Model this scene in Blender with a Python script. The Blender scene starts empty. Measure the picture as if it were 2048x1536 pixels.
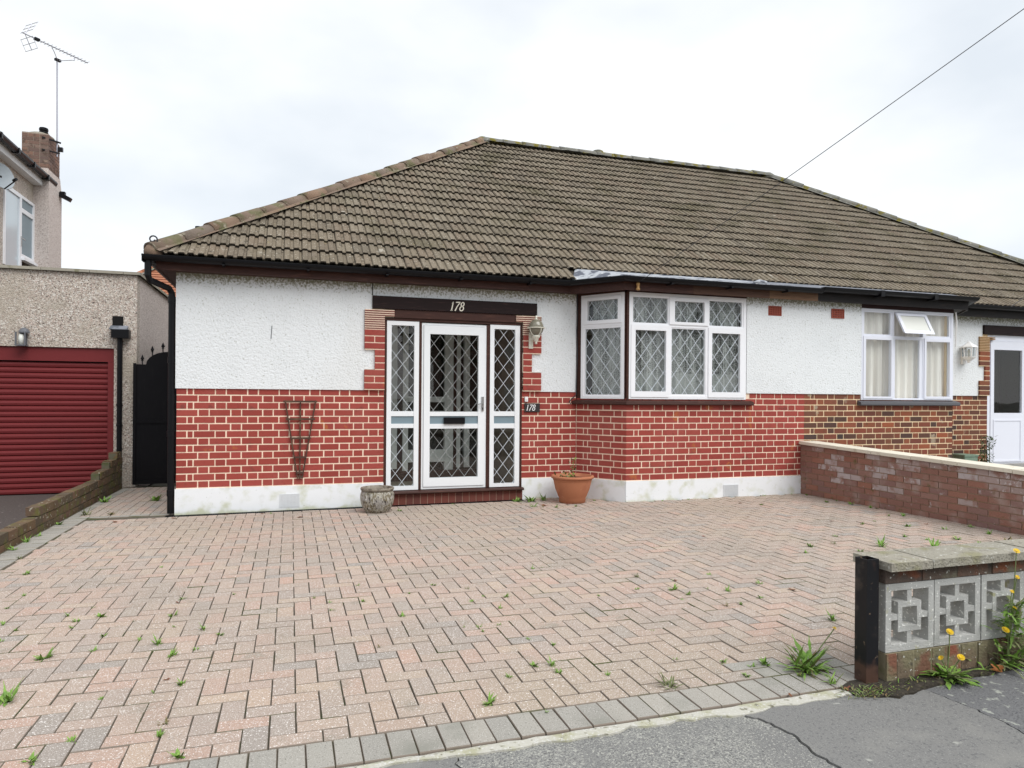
import bpy, math, random
from mathutils import Vector, Matrix

random.seed(7)
SC = bpy.context.scene
C = SC.collection

# ------------------------------------------------------------------ camera, sky, sun, exposure
CAM = Vector((1.2541, -8.7529, 1.3919))
cam = bpy.data.objects.new('camera', bpy.data.cameras.new('camera'))
C.objects.link(cam)
cam.data.sensor_width = 36.0
cam.data.lens = 24.32
cam.data.shift_y = 0.01226
cam.data.clip_start = 0.05
cam.data.clip_end = 2000
_r, _u, _f = Vector((0.95258, -0.30422, 0.00712)), Vector((-0.00674, 0.00232, 0.99997)), Vector((0.30423, 0.95260, -0.00016))
_m = Matrix((_r, _u, -_f)).transposed().to_4x4()
_m.translation = CAM
cam.matrix_world = _m
SC.camera = cam

W = bpy.data.worlds.new('World')
SC.world = W
W.use_nodes = True
nt = W.node_tree
nt.nodes.clear()
def wn(t): return nt.nodes.new(t)
out, bg = wn('ShaderNodeOutputWorld'), wn('ShaderNodeBackground')
sky = wn('ShaderNodeTexSky')
sky.sky_type = 'NISHITA'
sky.sun_disc = False
sky.sun_elevation = math.radians(52)
sky.sun_rotation = math.radians(152)
tc, mp = wn('ShaderNodeTexCoord'), wn('ShaderNodeMapping')
mp.inputs['Scale'].default_value = (1.0, 1.0, 2.1)
mp.inputs['Location'].default_value = (0.62, 0.35, 0.2)
n1 = wn('ShaderNodeTexNoise')
n1.inputs['Scale'].default_value = 1.9
n1.inputs['Detail'].default_value = 5.0
n1.inputs['Roughness'].default_value = 0.48
rp = wn('ShaderNodeValToRGB')
e = rp.color_ramp.elements
e[0].position = 0.36; e[0].color = (4.75, 5.08, 5.42, 1)
e[1].position = 0.60; e[1].color = (6.5, 6.6, 6.65, 1)
mx = wn('ShaderNodeMixRGB')
mx.inputs[0].default_value = 0.93
nt.links.new(tc.outputs['Generated'], mp.inputs['Vector'])
nt.links.new(mp.outputs[0], n1.inputs['Vector'])
nt.links.new(n1.outputs['Fac'], rp.inputs['Fac'])
nt.links.new(sky.outputs[0], mx.inputs[1])
nt.links.new(rp.outputs[0], mx.inputs[2])
nt.links.new(mx.outputs[0], bg.inputs['Color'])
bg.inputs['Strength'].default_value = 0.1
nt.links.new(bg.outputs[0], out.inputs[0])

sun = bpy.data.objects.new('sun', bpy.data.lights.new('sun', 'SUN'))
C.objects.link(sun)
sun.data.energy = 1.5
sun.data.angle = math.radians(45)
sun.data.color = (1.0, 0.985, 0.96)
_az = math.radians(152)      # sky rotation: from +Y, clockwise
_d = Vector((math.sin(_az) * math.cos(math.radians(52)), math.cos(_az) * math.cos(math.radians(52)), math.sin(math.radians(52))))
sun.rotation_euler = _d.to_track_quat('Z', 'Y').to_euler()

SC.view_settings.view_transform = 'Standard'
SC.view_settings.look = 'None'
SC.view_settings.exposure = 0.82
SC.view_settings.gamma = 1.0
SC.view_settings.use_curve_mapping = False

# ------------------------------------------------------------------ materials
def lin(r, g, b):
    f = lambda c: (c / 255.0 / 12.92) if c <= 10.3 else ((c / 255.0 + 0.055) / 1.055) ** 2.4
    return (f(r), f(g), f(b), 1)
def c4(c): return tuple(c) if len(c) == 4 else (c[0], c[1], c[2], 1)

def M(name, col=(.5, .5, .5), rough=.8, rnd=None, layers=(), bump=(), spec=.3, metal=0.0, zstain=None, vor=None):
    """rnd: colours picked per piece; layers: (scale, lo, hi, colour, detail[, (sx,sy,sz)]); bump: (scale, strength, dist[, 'V'])"""
    m = bpy.data.materials.new(name)
    m.use_nodes = True
    t = m.node_tree
    b = t.nodes['Principled BSDF']
    N, L = t.nodes.new, t.links.new
    geo = N('ShaderNodeNewGeometry')
    pos = geo.outputs['Position']
    def noise(sc, det=3, st=None, vec=None):
        v = vec or pos
        if st:
            q = N('ShaderNodeMapping'); q.inputs['Scale'].default_value = st
            L(v, q.inputs['Vector']); v = q.outputs[0]
        n = N('ShaderNodeTexNoise')
        n.inputs['Scale'].default_value = sc; n.inputs['Detail'].default_value = det
        L(v, n.inputs['Vector'])
        return n.outputs['Fac']
    def rampf(fac, lo, hi):
        q = N('ShaderNodeMapRange'); q.interpolation_type = 'SMOOTHSTEP'
        q.inputs['From Min'].default_value = lo; q.inputs['From Max'].default_value = hi
        L(fac, q.inputs['Value'])
        return q.outputs[0]
    def mixc(fac, a, bcol):
        q = N('ShaderNodeMixRGB')
        L(fac, q.inputs[0]) if not isinstance(fac, float) else setattr(q.inputs[0], 'default_value', fac)
        L(a, q.inputs[1])
        if isinstance(bcol, tuple): q.inputs[2].default_value = bcol
        else: L(bcol, q.inputs[2])
        return q.outputs[0]
    def colramp(fac, cols, const=False):
        q = N('ShaderNodeValToRGB'); cr = q.color_ramp
        cr.interpolation = 'CONSTANT' if const else 'LINEAR'
        k = len(cols)
        while len(cr.elements) < k: cr.elements.new(.5)
        for i, c in enumerate(cols):
            cr.elements[i].position = i / k if const else i / (k - 1.0)
            cr.elements[i].color = c4(c)
        L(fac, q.inputs[0])
        return q.outputs[0]
    if rnd:
        oi = N('ShaderNodeObjectInfo')
        ad = N('ShaderNodeMath'); ad.operation = 'ADD'
        L(oi.outputs['Random'], ad.inputs[0]); L(geo.outputs['Random Per Island'], ad.inputs[1])
        fr = N('ShaderNodeMath'); fr.operation = 'FRACT'; L(ad.outputs[0], fr.inputs[0])
        cur = colramp(fr.outputs[0], rnd)
    elif vor:
        v = N('ShaderNodeTexVoronoi'); v.inputs['Scale'].default_value = vor[0]
        L(pos, v.inputs['Vector'])
        s = N('ShaderNodeSeparateColor'); L(v.outputs['Color'], s.inputs[0])
        cur = colramp(s.outputs[0], vor[1])
    else:
        q = N('ShaderNodeRGB'); q.outputs[0].default_value = c4(col); cur = q.outputs[0]
    for la in layers:
        sc, lo, hi, cc, det = la[:5]
        cur = mixc(rampf(noise(sc, det, la[5] if len(la) > 5 else None), lo, hi), cur, c4(cc))
    if zstain:
        z0, z1, cc, nsc, amt = zstain[:5]
        sp = N('ShaderNodeSeparateXYZ'); L(pos, sp.inputs[0])
        h = rampf(sp.outputs[2], z0, z1)
        nn = noise(nsc, 4)
        mu = N('ShaderNodeMath'); mu.operation = 'MULTIPLY_ADD'
        L(h, mu.inputs[0]); mu.inputs[1].default_value = amt; L(nn, mu.inputs[2])
        cur = mixc(rampf(mu.outputs[0], amt * .62 + .30, amt * .62 + .62), cur, c4(cc))
    L(cur, b.inputs['Base Color'])
    b.inputs['Roughness'].default_value = rough
    b.inputs['Specular IOR Level'].default_value = spec
    b.inputs['Metallic'].default_value = metal
    nrm = None
    for bp in bump:
        if len(bp) > 3:
            v = N('ShaderNodeTexVoronoi'); v.inputs['Scale'].default_value = bp[0]; L(pos, v.inputs['Vector']); h = v.outputs['Distance']
        else:
            h = noise(bp[0], 4)
        q = N('ShaderNodeBump'); q.inputs['Strength'].default_value = bp[1]; q.inputs['Distance'].default_value = bp[2]
        L(h, q.inputs['Height'])
        if nrm: L(nrm, q.inputs['Normal'])
        nrm = q.outputs[0]
    if nrm: L(nrm, b.inputs['Normal'])
    return m

def glass(name, tint=(.93, .95, .94)):
    m = bpy.data.materials.new(name); m.use_nodes = True
    t = m.node_tree; t.nodes.clear(); N, L = t.nodes.new, t.links.new
    o = N('ShaderNodeOutputMaterial'); mix = N('ShaderNodeMixShader')
    lw = N('ShaderNodeLayerWeight'); lw.inputs['Blend'].default_value = .5
    pw = N('ShaderNodeMath'); pw.operation = 'POWER'; pw.inputs[1].default_value = 5; L(lw.outputs['Facing'], pw.inputs[0])
    fr = N('ShaderNodeMath'); fr.operation = 'MULTIPLY_ADD'; fr.inputs[1].default_value = .85; fr.inputs[2].default_value = .075; L(pw.outputs[0], fr.inputs[0])
    tr = N('ShaderNodeBsdfTransparent'); tr.inputs[0].default_value = c4(tint)
    gl = N('ShaderNodeBsdfGlossy'); gl.inputs['Roughness'].default_value = .015
    n = N('ShaderNodeTexNoise'); n.inputs['Scale'].default_value = 1.3
    b = N('ShaderNodeBump'); b.inputs['Strength'].default_value = .05; b.inputs['Distance'].default_value = .05
    g = N('ShaderNodeNewGeometry'); L(g.outputs['Position'], n.inputs['Vector'])
    L(n.outputs['Fac'], b.inputs['Height']); L(b.outputs[0], gl.inputs['Normal'])
    L(fr.outputs[0], mix.inputs[0]); L(tr.outputs[0], mix.inputs[1]); L(gl.outputs[0], mix.inputs[2])
    L(mix.outputs[0], o.inputs[0])
    return m

def lace(name, col, hole, scale, thr):
    """woven net: diffuse threads with see-through gaps"""
    m = bpy.data.materials.new(name); m.use_nodes = True
    t = m.node_tree; t.nodes.clear(); N, L = t.nodes.new, t.links.new
    o = N('ShaderNodeOutputMaterial'); mix = N('ShaderNodeMixShader'); ms = N('ShaderNodeMixShader')
    d, tl, tr = N('ShaderNodeBsdfDiffuse'), N('ShaderNodeBsdfTranslucent'), N('ShaderNodeBsdfTransparent')
    d.inputs[0].default_value = c4(col); tl.inputs[0].default_value = c4(col)
    ms.inputs[0].default_value = .3
    L(d.outputs[0], ms.inputs[1]); L(tl.outputs[0], ms.inputs[2])
    g = N('ShaderNodeNewGeometry')
    v = N('ShaderNodeTexVoronoi'); v.inputs['Scale'].default_value = scale; v.inputs['Randomness'].default_value = .35
    L(g.outputs['Position'], v.inputs['Vector'])
    n = N('ShaderNodeTexNoise'); n.inputs['Scale'].default_value = 11; n.inputs['Detail'].default_value = 1
    q = N('ShaderNodeMapping'); q.inputs['Scale'].default_value = (1, 1, .12); L(g.outputs['Position'], q.inputs['Vector']); L(q.outputs[0], n.inputs['Vector'])
    ad = N('ShaderNodeMath'); ad.operation = 'MULTIPLY_ADD'; ad.inputs[1].default_value = .7
    L(n.outputs['Fac'], ad.inputs[0]); L(v.outputs['Distance'], ad.inputs[2])
    mr = N('ShaderNodeMapRange'); mr.inputs['From Min'].default_value = thr + .06; mr.inputs['From Max'].default_value = thr - .06
    mr.inputs['To Max'].default_value = hole
    L(ad.outputs[0], mr.inputs['Value'])
    L(mr.outputs[0], mix.inputs[0]); L(ms.outputs[0], mix.inputs[1]); L(tr.outputs[0], mix.inputs[2])
    L(mix.outputs[0], o.inputs[0])
    return m

MOSS = (.10, .10, .035)
m_render = M('white_roughcast', (.76, .785, .80), .9, bump=[(46, .55, .017), (100, .35, .007)],
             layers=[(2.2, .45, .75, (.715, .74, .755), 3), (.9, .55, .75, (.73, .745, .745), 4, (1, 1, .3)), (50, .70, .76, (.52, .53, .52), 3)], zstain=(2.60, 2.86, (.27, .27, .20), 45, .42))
m_plinth = M('white_plinth_paint', (.80, .82, .84), .65, bump=[(14, .15, .01)], layers=[(9, .58, .75, (.72, .74, .74), 4), (30, .71, .76, (.50, .51, .50), 3)],
             zstain=(.07, -.02, (.55, .57, .43), 6, .30))
m_brick = M('red_painted_brick', rnd=[(.285, .048, .036), (.33, .06, .045), (.27, .045, .036), (.35, .066, .052), (.30, .052, .040)], rough=.75,
            layers=[(1.6, .48, .75, (.33, .075, .06), 3), (3.5, .65, .70, (.40, .115, .04), 4), (25, .55, .8, (.23, .045, .036), 4), (7, .60, .75, (.21, .05, .04), 4)], bump=[(60, .3, .004)])
m_mortar = M('cream_mortar', (.92, .74, .58), .9, bump=[(90, .3, .004)], layers=[(6, .56, .76, (.74, .57, .42), 4), (2.1, .6, .75, (.66, .50, .37), 3)])
m_nbrick = M('brown_red_brick', rnd=[(.20, .062, .035), (.085, .045, .034), (.24, .075, .04), (.17, .07, .04), (.29, .085, .04), (.055, .04, .036), (.22, .06, .037), (.13, .06, .04), (.26, .08, .045)], rough=.85,
             layers=[(22, .55, .8, (.10, .06, .035), 4), (4, .66, .72, (.32, .25, .18), 3)], bump=[(60, .5, .006)])
m_nmortar = M('yellow_mortar', (.88, .69, .45), .9, bump=[(90, .3, .004)], layers=[(5, .62, .75, (.60, .43, .22), 3)])
m_wbrick = M('weathered_wall_brick', rnd=[(.27, .145, .11), (.24, .125, .10), (.31, .145, .10), (.225, .13, .115), (.28, .16, .13), (.26, .12, .085)], rough=.9,
             layers=[(4, .52, .74, (.34, .25, .22), 5), (13, .64, .76, (.42, .36, .36), 4), (9, .62, .75, (.15, .11, .05), 4)], bump=[(50, .5, .006)])
m_wpale = M('salt_whitened_brick', rnd=[(.42, .35, .34), (.34, .26, .24), (.46, .41, .41), (.37, .28, .26)], rough=.95, layers=[(9, .44, .66, (.27, .155, .125), 6), (30, .6, .7, (.52, .47, .46), 3)], bump=[(50, .5, .006)])
m_wmortar = M('dark_lime_mortar', (.30, .21, .15), .95, bump=[(70, .5, .006)], layers=[(7, .5, .7, (.33, .22, .13), 3)])
m_obrick = M('old_mossy_brick', rnd=[(.11, .075, .045), (.14, .09, .05), (.085, .065, .045), (.17, .10, .06), (.10, .075, .05), (.20, .10, .07)], rough=.95,
             layers=[(9, .50, .68, (.12, .11, .035), 5), (28, .64, .72, (.44, .42, .34), 3)], bump=[(40, .7, .01)])
m_omortar = M('mossy_mortar', (.13, .12, .08), .95, bump=[(60, .5, .006)], layers=[(9, .45, .65, (.09, .10, .04), 4)])
m_stepbrick = M('dark_step_brick', rnd=[(.17, .055, .04), (.20, .06, .045), (.14, .05, .04)], rough=.8, bump=[(60, .3, .004)])
m_crease = M('red_clay_creasing', rnd=[(.19, .05, .042), (.16, .045, .04)], rough=.8)
m_ncrease = M('buff_clay_creasing', (.30, .17, .075), .8, layers=[(20, .5, .7, (.20, .12, .06), 3)])
PV = [(0.413, 0.322, 0.264), (0.37, 0.301, 0.253), (0.424, 0.301, 0.242), (0.336, 0.29, 0.253), (0.441, 0.342, 0.264), (0.397, 0.29, 0.238), (0.447, 0.301, 0.238), (0.358, 0.295, 0.253), (0.418, 0.316, 0.258), (0.292, 0.264, 0.238), (0.43, 0.327, 0.264), (0.397, 0.316, 0.258)]
m_paver = M('buff_block_paving', rnd=PV, rough=.95, spec=.15, layers=[(1.1, .46, .72, (.325, .27, .225), 4), (.45, .52, .72, (.37, .30, .235), 3), (6, .58, .8, (.27, .235, .19), 4), (190, .57, .68, (.56, .50, .46), 2), (160, .62, .70, (.20, .17, .15), 2), (150, .655, .69, (.80, .76, .72), 1)], bump=[(220, .5, .003)])
m_gpaver = M('grey_block_paving', rnd=[(.315, .30, .268), (.345, .325, .29), (.29, .276, .25), (.36, .335, .295)], rough=.95, spec=.15,
             layers=[(220, .57, .68, (.50, .48, .44), 2), (150, .63, .70, (.14, .135, .12), 2), (4, .5, .8, (.235, .23, .20), 4)], bump=[(220, .5, .003)])
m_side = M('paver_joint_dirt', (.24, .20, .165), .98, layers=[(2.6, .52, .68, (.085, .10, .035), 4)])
m_joint = M('jointing_sand', (.10, .085, .065), .98, layers=[(3, .5, .65, (.05, .065, .022), 5), (60, .55, .7, (.16, .14, .11), 3)], bump=[(120, .6, .006)])
m_tile = M('weathered_concrete_tile', rnd=[(.175, .143, .103), (.195, .163, .12), (.155, .128, .094), (.21, .178, .134), (.178, .14, .102), (.145, .122, .092)], rough=.92, spec=.2,
           layers=[(1.4, .50, .72, (.115, .098, .062), 4), (16, .57, .70, (.075, .062, .046), 5), (45, .635, .69, (.40, .37, .31), 2), (11, .68, .75, (.27, .22, .12), 3), (5, .66, .75, (.33, .30, .25), 4)],
           bump=[(60, .5, .005)])
m_tile_edge = M('tile_lip', (.055, .046, .036), .95, layers=[(30, .55, .7, (.10, .09, .055), 3)])  # lips coloured dark for the shade in the course gaps, with some algae
m_ridge = M('clay_ridge_tile', rnd=[(.20, .135, .095), (.175, .13, .10), (.22, .145, .10), (.165, .13, .105)], rough=.95,
            layers=[(5, .50, .66, (.13, .12, .065), 5), (14, .60, .70, (.30, .265, .20), 4), (20, .62, .68, (.09, .085, .04), 3)], bump=[(40, .6, .01)])
m_ridgegrey = M('lichen_ridge_tile', rnd=[(.19, .185, .165), (.16, .16, .14), (.21, .20, .175)], rough=.95,
                layers=[(6, .52, .64, (.17, .145, .03), 5), (18, .60, .70, (.33, .32, .28), 4)], bump=[(40, .6, .01)])
m_black = M('black_plastic', (.0045, .0045, .006), .4, spec=.22)
m_blackwood = M('black_painted_wood', (.010, .008, .008), .6, spec=.25, layers=[(4, .5, .8, (.03, .022, .02), 4, (1, 1, 8))])
m_brown = M('brown_painted_wood', (.050, .020, .015), .55, spec=.25, layers=[(5, .5, .8, (.095, .04, .028), 4, (1, 6, 6))], bump=[(30, .1, .004)])
m_brownlight = M('weathered_brown_fascia', (.155, .088, .05), .7, layers=[(3, .45, .7, (.10, .05, .03), 4, (1, 6, 10))])
m_lintel = M('dark_oak_board', (.014, .007, .007), .65, spec=.2, layers=[(6, .55, .8, (.045, .022, .02), 4, (1, 6, 12))], bump=[(30, .2, .004)])
m_upvc = M('white_upvc', (.84, .85, .88), .3, spec=.5)
m_upvcn = M('pale_blue_white_upvc', (.76, .78, .86), .35, spec=.5)
m_door = M('white_aluminium_door', (.80, .82, .84), .35, spec=.5)
m_panelgrey = M('blue_grey_panel', (.20, .27, .31), .25, spec=.5)
m_lead = M('lead_came', (.68, .73, .78), .5, spec=.4)
m_camedark = M('dull_lead_came', (.34, .35, .35), .5, spec=.4)
m_glass = glass('window_glass')
m_glassdark = glass('door_glass', (.90, .93, .92))
m_net = lace('net_curtain_lace', (.56, .59, .58), .80, 72, .80)
m_netfine = lace('white_net', (.62, .65, .64), .5, 80, .62)
m_curtain = M('beige_curtain', (.93, .89, .84), .9, layers=[(5, .45, .7, (.70, .66, .61), 2, (1, 1, .06))])
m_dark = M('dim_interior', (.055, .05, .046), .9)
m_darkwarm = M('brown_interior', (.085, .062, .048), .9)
m_inwhite = M('inner_white_frame', (.88, .91, .90), .5)
m_floor = M('porch_floor_tile', (.30, .26, .21), .6)
m_flash = M('painted_lead_flashing', (.42, .44, .47), .7, spec=.2, layers=[(6, .47, .58, (.12, .13, .16), 5, (1, 1, 2)), (9, .58, .7, (.60, .61, .62), 4)])
m_flashgrey = M('grey_lead_flashing', (.21, .22, .25), .7, spec=.2, layers=[(6, .5, .6, (.12, .13, .15), 4)])
m_airbrick = M('terracotta_airbrick', (.30, .075, .05), .8)
m_hole = M('vent_darkness', (.008, .007, .007), .9)
m_ventwhite = M('white_vent_grille', (.66, .68, .70), .7)
m_dash = M('pebbledash', rough=.95, vor=(66, [(0.132, 0.106, 0.092), (0.449, 0.383, 0.33), (0.594, 0.515, 0.436), (0.264, 0.211, 0.185), (0.66, 0.607, 0.541), (0.528, 0.409, 0.356), (0.37, 0.317, 0.264), (0.739, 0.7, 0.647), (0.475, 0.422, 0.356)]),
           layers=[(1.2, .5, .75, (.42, .37, .30), 3), (24, .62, .74, (.22, .18, .155), 4)], bump=[(64, .7, .01, 'V')])
m_dashside = M('pale_pebbledash', rough=.95, vor=(62, [(0.366, 0.305, 0.281), (0.561, 0.488, 0.451), (0.634, 0.573, 0.537), (0.488, 0.415, 0.378), (0.671, 0.61, 0.573)]),
               layers=[(20, .62, .74, (.30, .25, .22), 4)], bump=[(62, .6, .01, 'V')])
m_gcope = M('grey_coping_stone', rnd=[(.34, .31, .25), (.30, .28, .235), (.36, .33, .27)], rough=.95, layers=[(9, .5, .7, (.20, .19, .12), 4)], bump=[(60, .4, .006)])
m_garage = M('maroon_roller_door', (.165, .024, .026), .5, spec=.22, layers=[(1.5, .45, .8, (.145, .024, .026), 3)])
m_gate = M('black_gate_paint', (.0045, .004, .0055), .6, spec=.15, layers=[(6, .5, .8, (.008, .0075, .008), 4, (8, 1, 1))])
m_cream = M('cream_coping', rnd=[(.66, .61, .50), (.62, .57, .47), (.69, .645, .54)], rough=.85, layers=[(8, .58, .75, (.48, .43, .33), 4)], bump=[(80, .2, .004)])
m_concrete = M('screen_block_concrete', (.44, .44, .42), .95, layers=[(5, .45, .7, (.36, .36, .34), 4), (60, .615, .68, (.72, .72, .68), 2), (18, .64, .74, (.38, .37, .24), 4)], bump=[(120, .7, .006)])
m_bcope = M('lichen_coping', rnd=[(.34, .31, .255), (.31, .29, .24)], rough=.98, layers=[(40, .61, .69, (.52, .51, .46), 3), (7, .56, .74, (.25, .235, .15), 5), (26, .55, .72, (.22, .20, .165), 4), (90, .6, .7, (.17, .16, .13), 3)], bump=[(90, .8, .01)])
m_bbrick = M('lichened_brick', rnd=[(.15, .115, .075), (.17, .12, .08), (.13, .10, .07), (.22, .075, .045), (.15, .115, .08), (.17, .13, .085), (.16, .10, .07)], rough=.95,
             layers=[(8, .42, .62, (.185, .165, .10), 5), (45, .64, .69, (.60, .60, .54), 3), (16, .60, .75, (.08, .07, .055), 4)], bump=[(60, .7, .01)])
m_tbrick = M('sooty_brick', rnd=[(.10, .075, .06), (.13, .085, .065), (.085, .07, .06), (.15, .075, .05)], rough=.95, layers=[(6, .52, .66, (.20, .075, .04), 4), (45, .63, .69, (.55, .55, .50), 3), (9, .55, .72, (.15, .14, .10), 4)], bump=[(60, .7, .01)])
m_bmortar = M('tan_mossy_mortar', (.26, .225, .15), .95, layers=[(9, .5, .7, (.17, .165, .08), 4)], bump=[(60, .5, .006)])
m_tarmac = M('old_tarmac', (.165, .165, .165), .97, spec=.15, vor=(170, [(.11, .11, .11), (.27, .265, .25), (.18, .18, .178), (.38, .375, .34), (.23, .228, .22)]),
             layers=[(2.2, .45, .7, (.20, .198, .193), 4), (100, .56, .68, (.44, .435, .39), 3), (70, .62, .72, (.12, .12, .12), 3)], bump=[(190, .7, .006, 'V')])
m_tarmac2 = M('smooth_tarmac_patch', (.20, .197, .19), .97, spec=.15, layers=[(90, .52, .7, (.13, .13, .13), 3), (4, .5, .75, (.24, .235, .22), 4), (12, .68, .74, (.34, .34, .31), 3), (200, .62, .7, (.33, .33, .31), 2)], bump=[(180, .7, .005)])
m_tarmac3 = M('lichened_tarmac', (.17, .17, .172), .97, spec=.15, layers=[(120, .5, .7, (.10, .10, .105), 3), (22, .57, .66, (.36, .37, .33), 5), (6, .6, .75, (.20, .20, .17), 4)], bump=[(130, .9, .008)])
m_ntarmac = M('brown_forecourt_tarmac', (.085, .07, .065), .95, spec=.2, layers=[(80, .55, .7, (.15, .125, .115), 3), (14, .68, .74, (.24, .21, .19), 3)], bump=[(110, .7, .008)])
m_edging = M('pale_concrete_edging', (.47, .455, .40), .95, layers=[(9, .46, .66, (.37, .36, .25), 5), (34, .58, .70, (.18, .17, .12), 4), (80, .55, .7, (.56, .55, .52), 2)], bump=[(60, .6, .008)])
m_soil = M('dark_crumbly_soil', (.04, .034, .026), .98, layers=[(30, .5, .7, (.085, .07, .05), 4), (9, .58, .7, (.06, .065, .025), 4)], bump=[(40, 1, .02)])
m_ground = M('distant_ground', (.10, .105, .08), .98, layers=[(.3, .4, .6, (.13, .125, .11), 4)])
m_slab = M('concrete_path', (.33, .32, .30), .95, layers=[(4, .5, .7, (.27, .26, .24), 4)])
m_terra = M('terracotta_pot', (.42, .165, .085), .8, layers=[(5, .5, .8, (.36, .13, .07), 3), (14, .62, .8, (.46, .22, .13), 3)], bump=[(60, .15, .003)])
m_glaze = M('mottled_glazed_pot', (.36, .34, .29), .45, spec=.5, layers=[(40, .44, .56, (.17, .14, .085), 4, (1.2, 1.2, .4)), (9, .5, .7, (.30, .28, .26), 3), (55, .56, .64, (.03, .024, .02), 3, (1.2, 1.2, .4)), (46, .60, .68, (.60, .58, .54), 3, (1.2, 1.2, .4))], bump=[(45, .8, .012)])
m_potrim = M('mottled_pot_rim', (.22, .19, .15), .5, layers=[(25, .5, .65, (.10, .08, .06), 4), (35, .6, .7, (.36, .33, .27), 3)], bump=[(40, .5, .008)])
LEAF = [(.14, .26, .04), (.19, .34, .055), (.11, .21, .035), (.23, .35, .075)]
m_weed = M('weed_leaf', rnd=LEAF, rough=.6, layers=[(60, .55, .8, (.19, .30, .08), 2)])
m_weeddry = M('dry_weed_leaf', rnd=[(.16, .14, .055), (.13, .15, .05), (.20, .13, .06), (.12, .10, .05)], rough=.75)
m_weeddull = M('dull_weed_leaf', rnd=[(.14, .17, .06), (.17, .19, .085), (.11, .13, .05), (.20, .19, .10)], rough=.75)
m_stem = M('weed_stem', (.16, .20, .08), .7)
m_petal = M('yellow_petal', (.75, .50, .012), .6)
m_redleaf = M('fallen_leaf_brown', rnd=[(.17, .07, .035), (.23, .10, .045), (.12, .065, .04), (.25, .06, .04)], rough=.8)
m_orangeleaf = M('fallen_leaf_orange', (.44, .17, .06), .7, layers=[(20, .5, .7, (.36, .22, .08), 3)])
m_galv = M('galvanised_steel', (.42, .42, .47), .45, metal=.5)
m_dish = M('grey_dish', (.36, .40, .43), .45)
m_steel = M('black_rusty_steel', (.006, .006, .008), .5, spec=.3, layers=[(7, .56, .72, (.055, .045, .038), 4), (30, .66, .72, (.14, .10, .07), 3)], zstain=(.20, .05, (.075, .04, .028), 14, .45))
m_iron = M('wrought_iron', (.06, .06, .07), .5, metal=.4)
m_creamlamp = M('cream_lamp_metal', (.72, .70, .60), .4, spec=.5)
m_smoke = M('smoked_lamp_glass', (.20, .185, .14), .12, spec=.6)
m_lampgrey = M('grey_lamp_metal', (.13, .135, .15), .5)
m_frost = M('frosted_lamp_glass', (.70, .71, .66), .3)
m_white = M('white_paint', (.80, .80, .80), .5)
m_numeral = M('cream_numeral', (.74, .70, .60), .5)
m_slate = M('slate_plaque', (.032, .028, .028), .55)
m_rustwood = M('weathered_trellis', (.075, .04, .028), .8, layers=[(9, .5, .7, (.13, .075, .045), 4)])
m_cable = M('black_cable', (.045, .045, .05), .6)
m_insul = M('brown_insulator', (.42, .25, .10), .5)
m_potsoil = M('pot_compost', (.035, .026, .02), .98, bump=[(60, 1, .02)])
m_orangetile = M('orange_clay_tile', rnd=[(.34, .135, .075), (.29, .12, .07), (.38, .16, .09), (.31, .13, .08)], rough=.9)
m_stack = M('chimney_brick', rnd=[(.20, .125, .10), (.15, .10, .085), (.24, .14, .105), (.14, .10, .09), (.24, .165, .135)], rough=.95, layers=[(9, .5, .7, (.11, .075, .06), 4), (4, .62, .75, (.30, .22, .17), 3)])
m_stackmortar = M('chimney_mortar', (.34, .28, .23), .95)
m_greenpot = M('green_planter', (.17, .24, .18), .7, layers=[(12, .5, .7, (.25, .30, .24), 3)])
m_shrub = M('shrub_leaf', rnd=[(.05, .085, .025), (.08, .12, .035), (.035, .06, .02), (.10, .13, .05)], rough=.5)
m_silver = M('silver_handle', (.50, .50, .50), .3, metal=.8)
m_greenpipe = M('dark_green_pipe', (.012, .022, .018), .5)

# ------------------------------------------------------------------ builders
WL = {}
def wloc(o): return WL.get(o.name, Vector((0, 0, 0))) if o else Vector((0, 0, 0))
def link(o, parent=None, world=None):
    """parents only ever translate, so undoing their world offset keeps child coordinates in world space"""
    C.objects.link(o)
    if parent:
        o.parent = parent
        o.matrix_parent_inverse = Matrix.Translation(-wloc(parent))
    WL[o.name] = Vector(world) if world is not None else Vector((0, 0, 0))
    return o
def props(o, label=None, cat=None, group=None, kind=None):
    if label: o['label'] = label
    if cat: o['category'] = cat
    if group: o['group'] = group
    if kind: o['kind'] = kind
    return o
def thing(name, label, cat, loc, group=None):
    o = bpy.data.objects.new(name, None)
    o.location = loc
    o.empty_display_size = .1
    link(o, None, loc)
    return props(o, label, cat, group)

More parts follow.
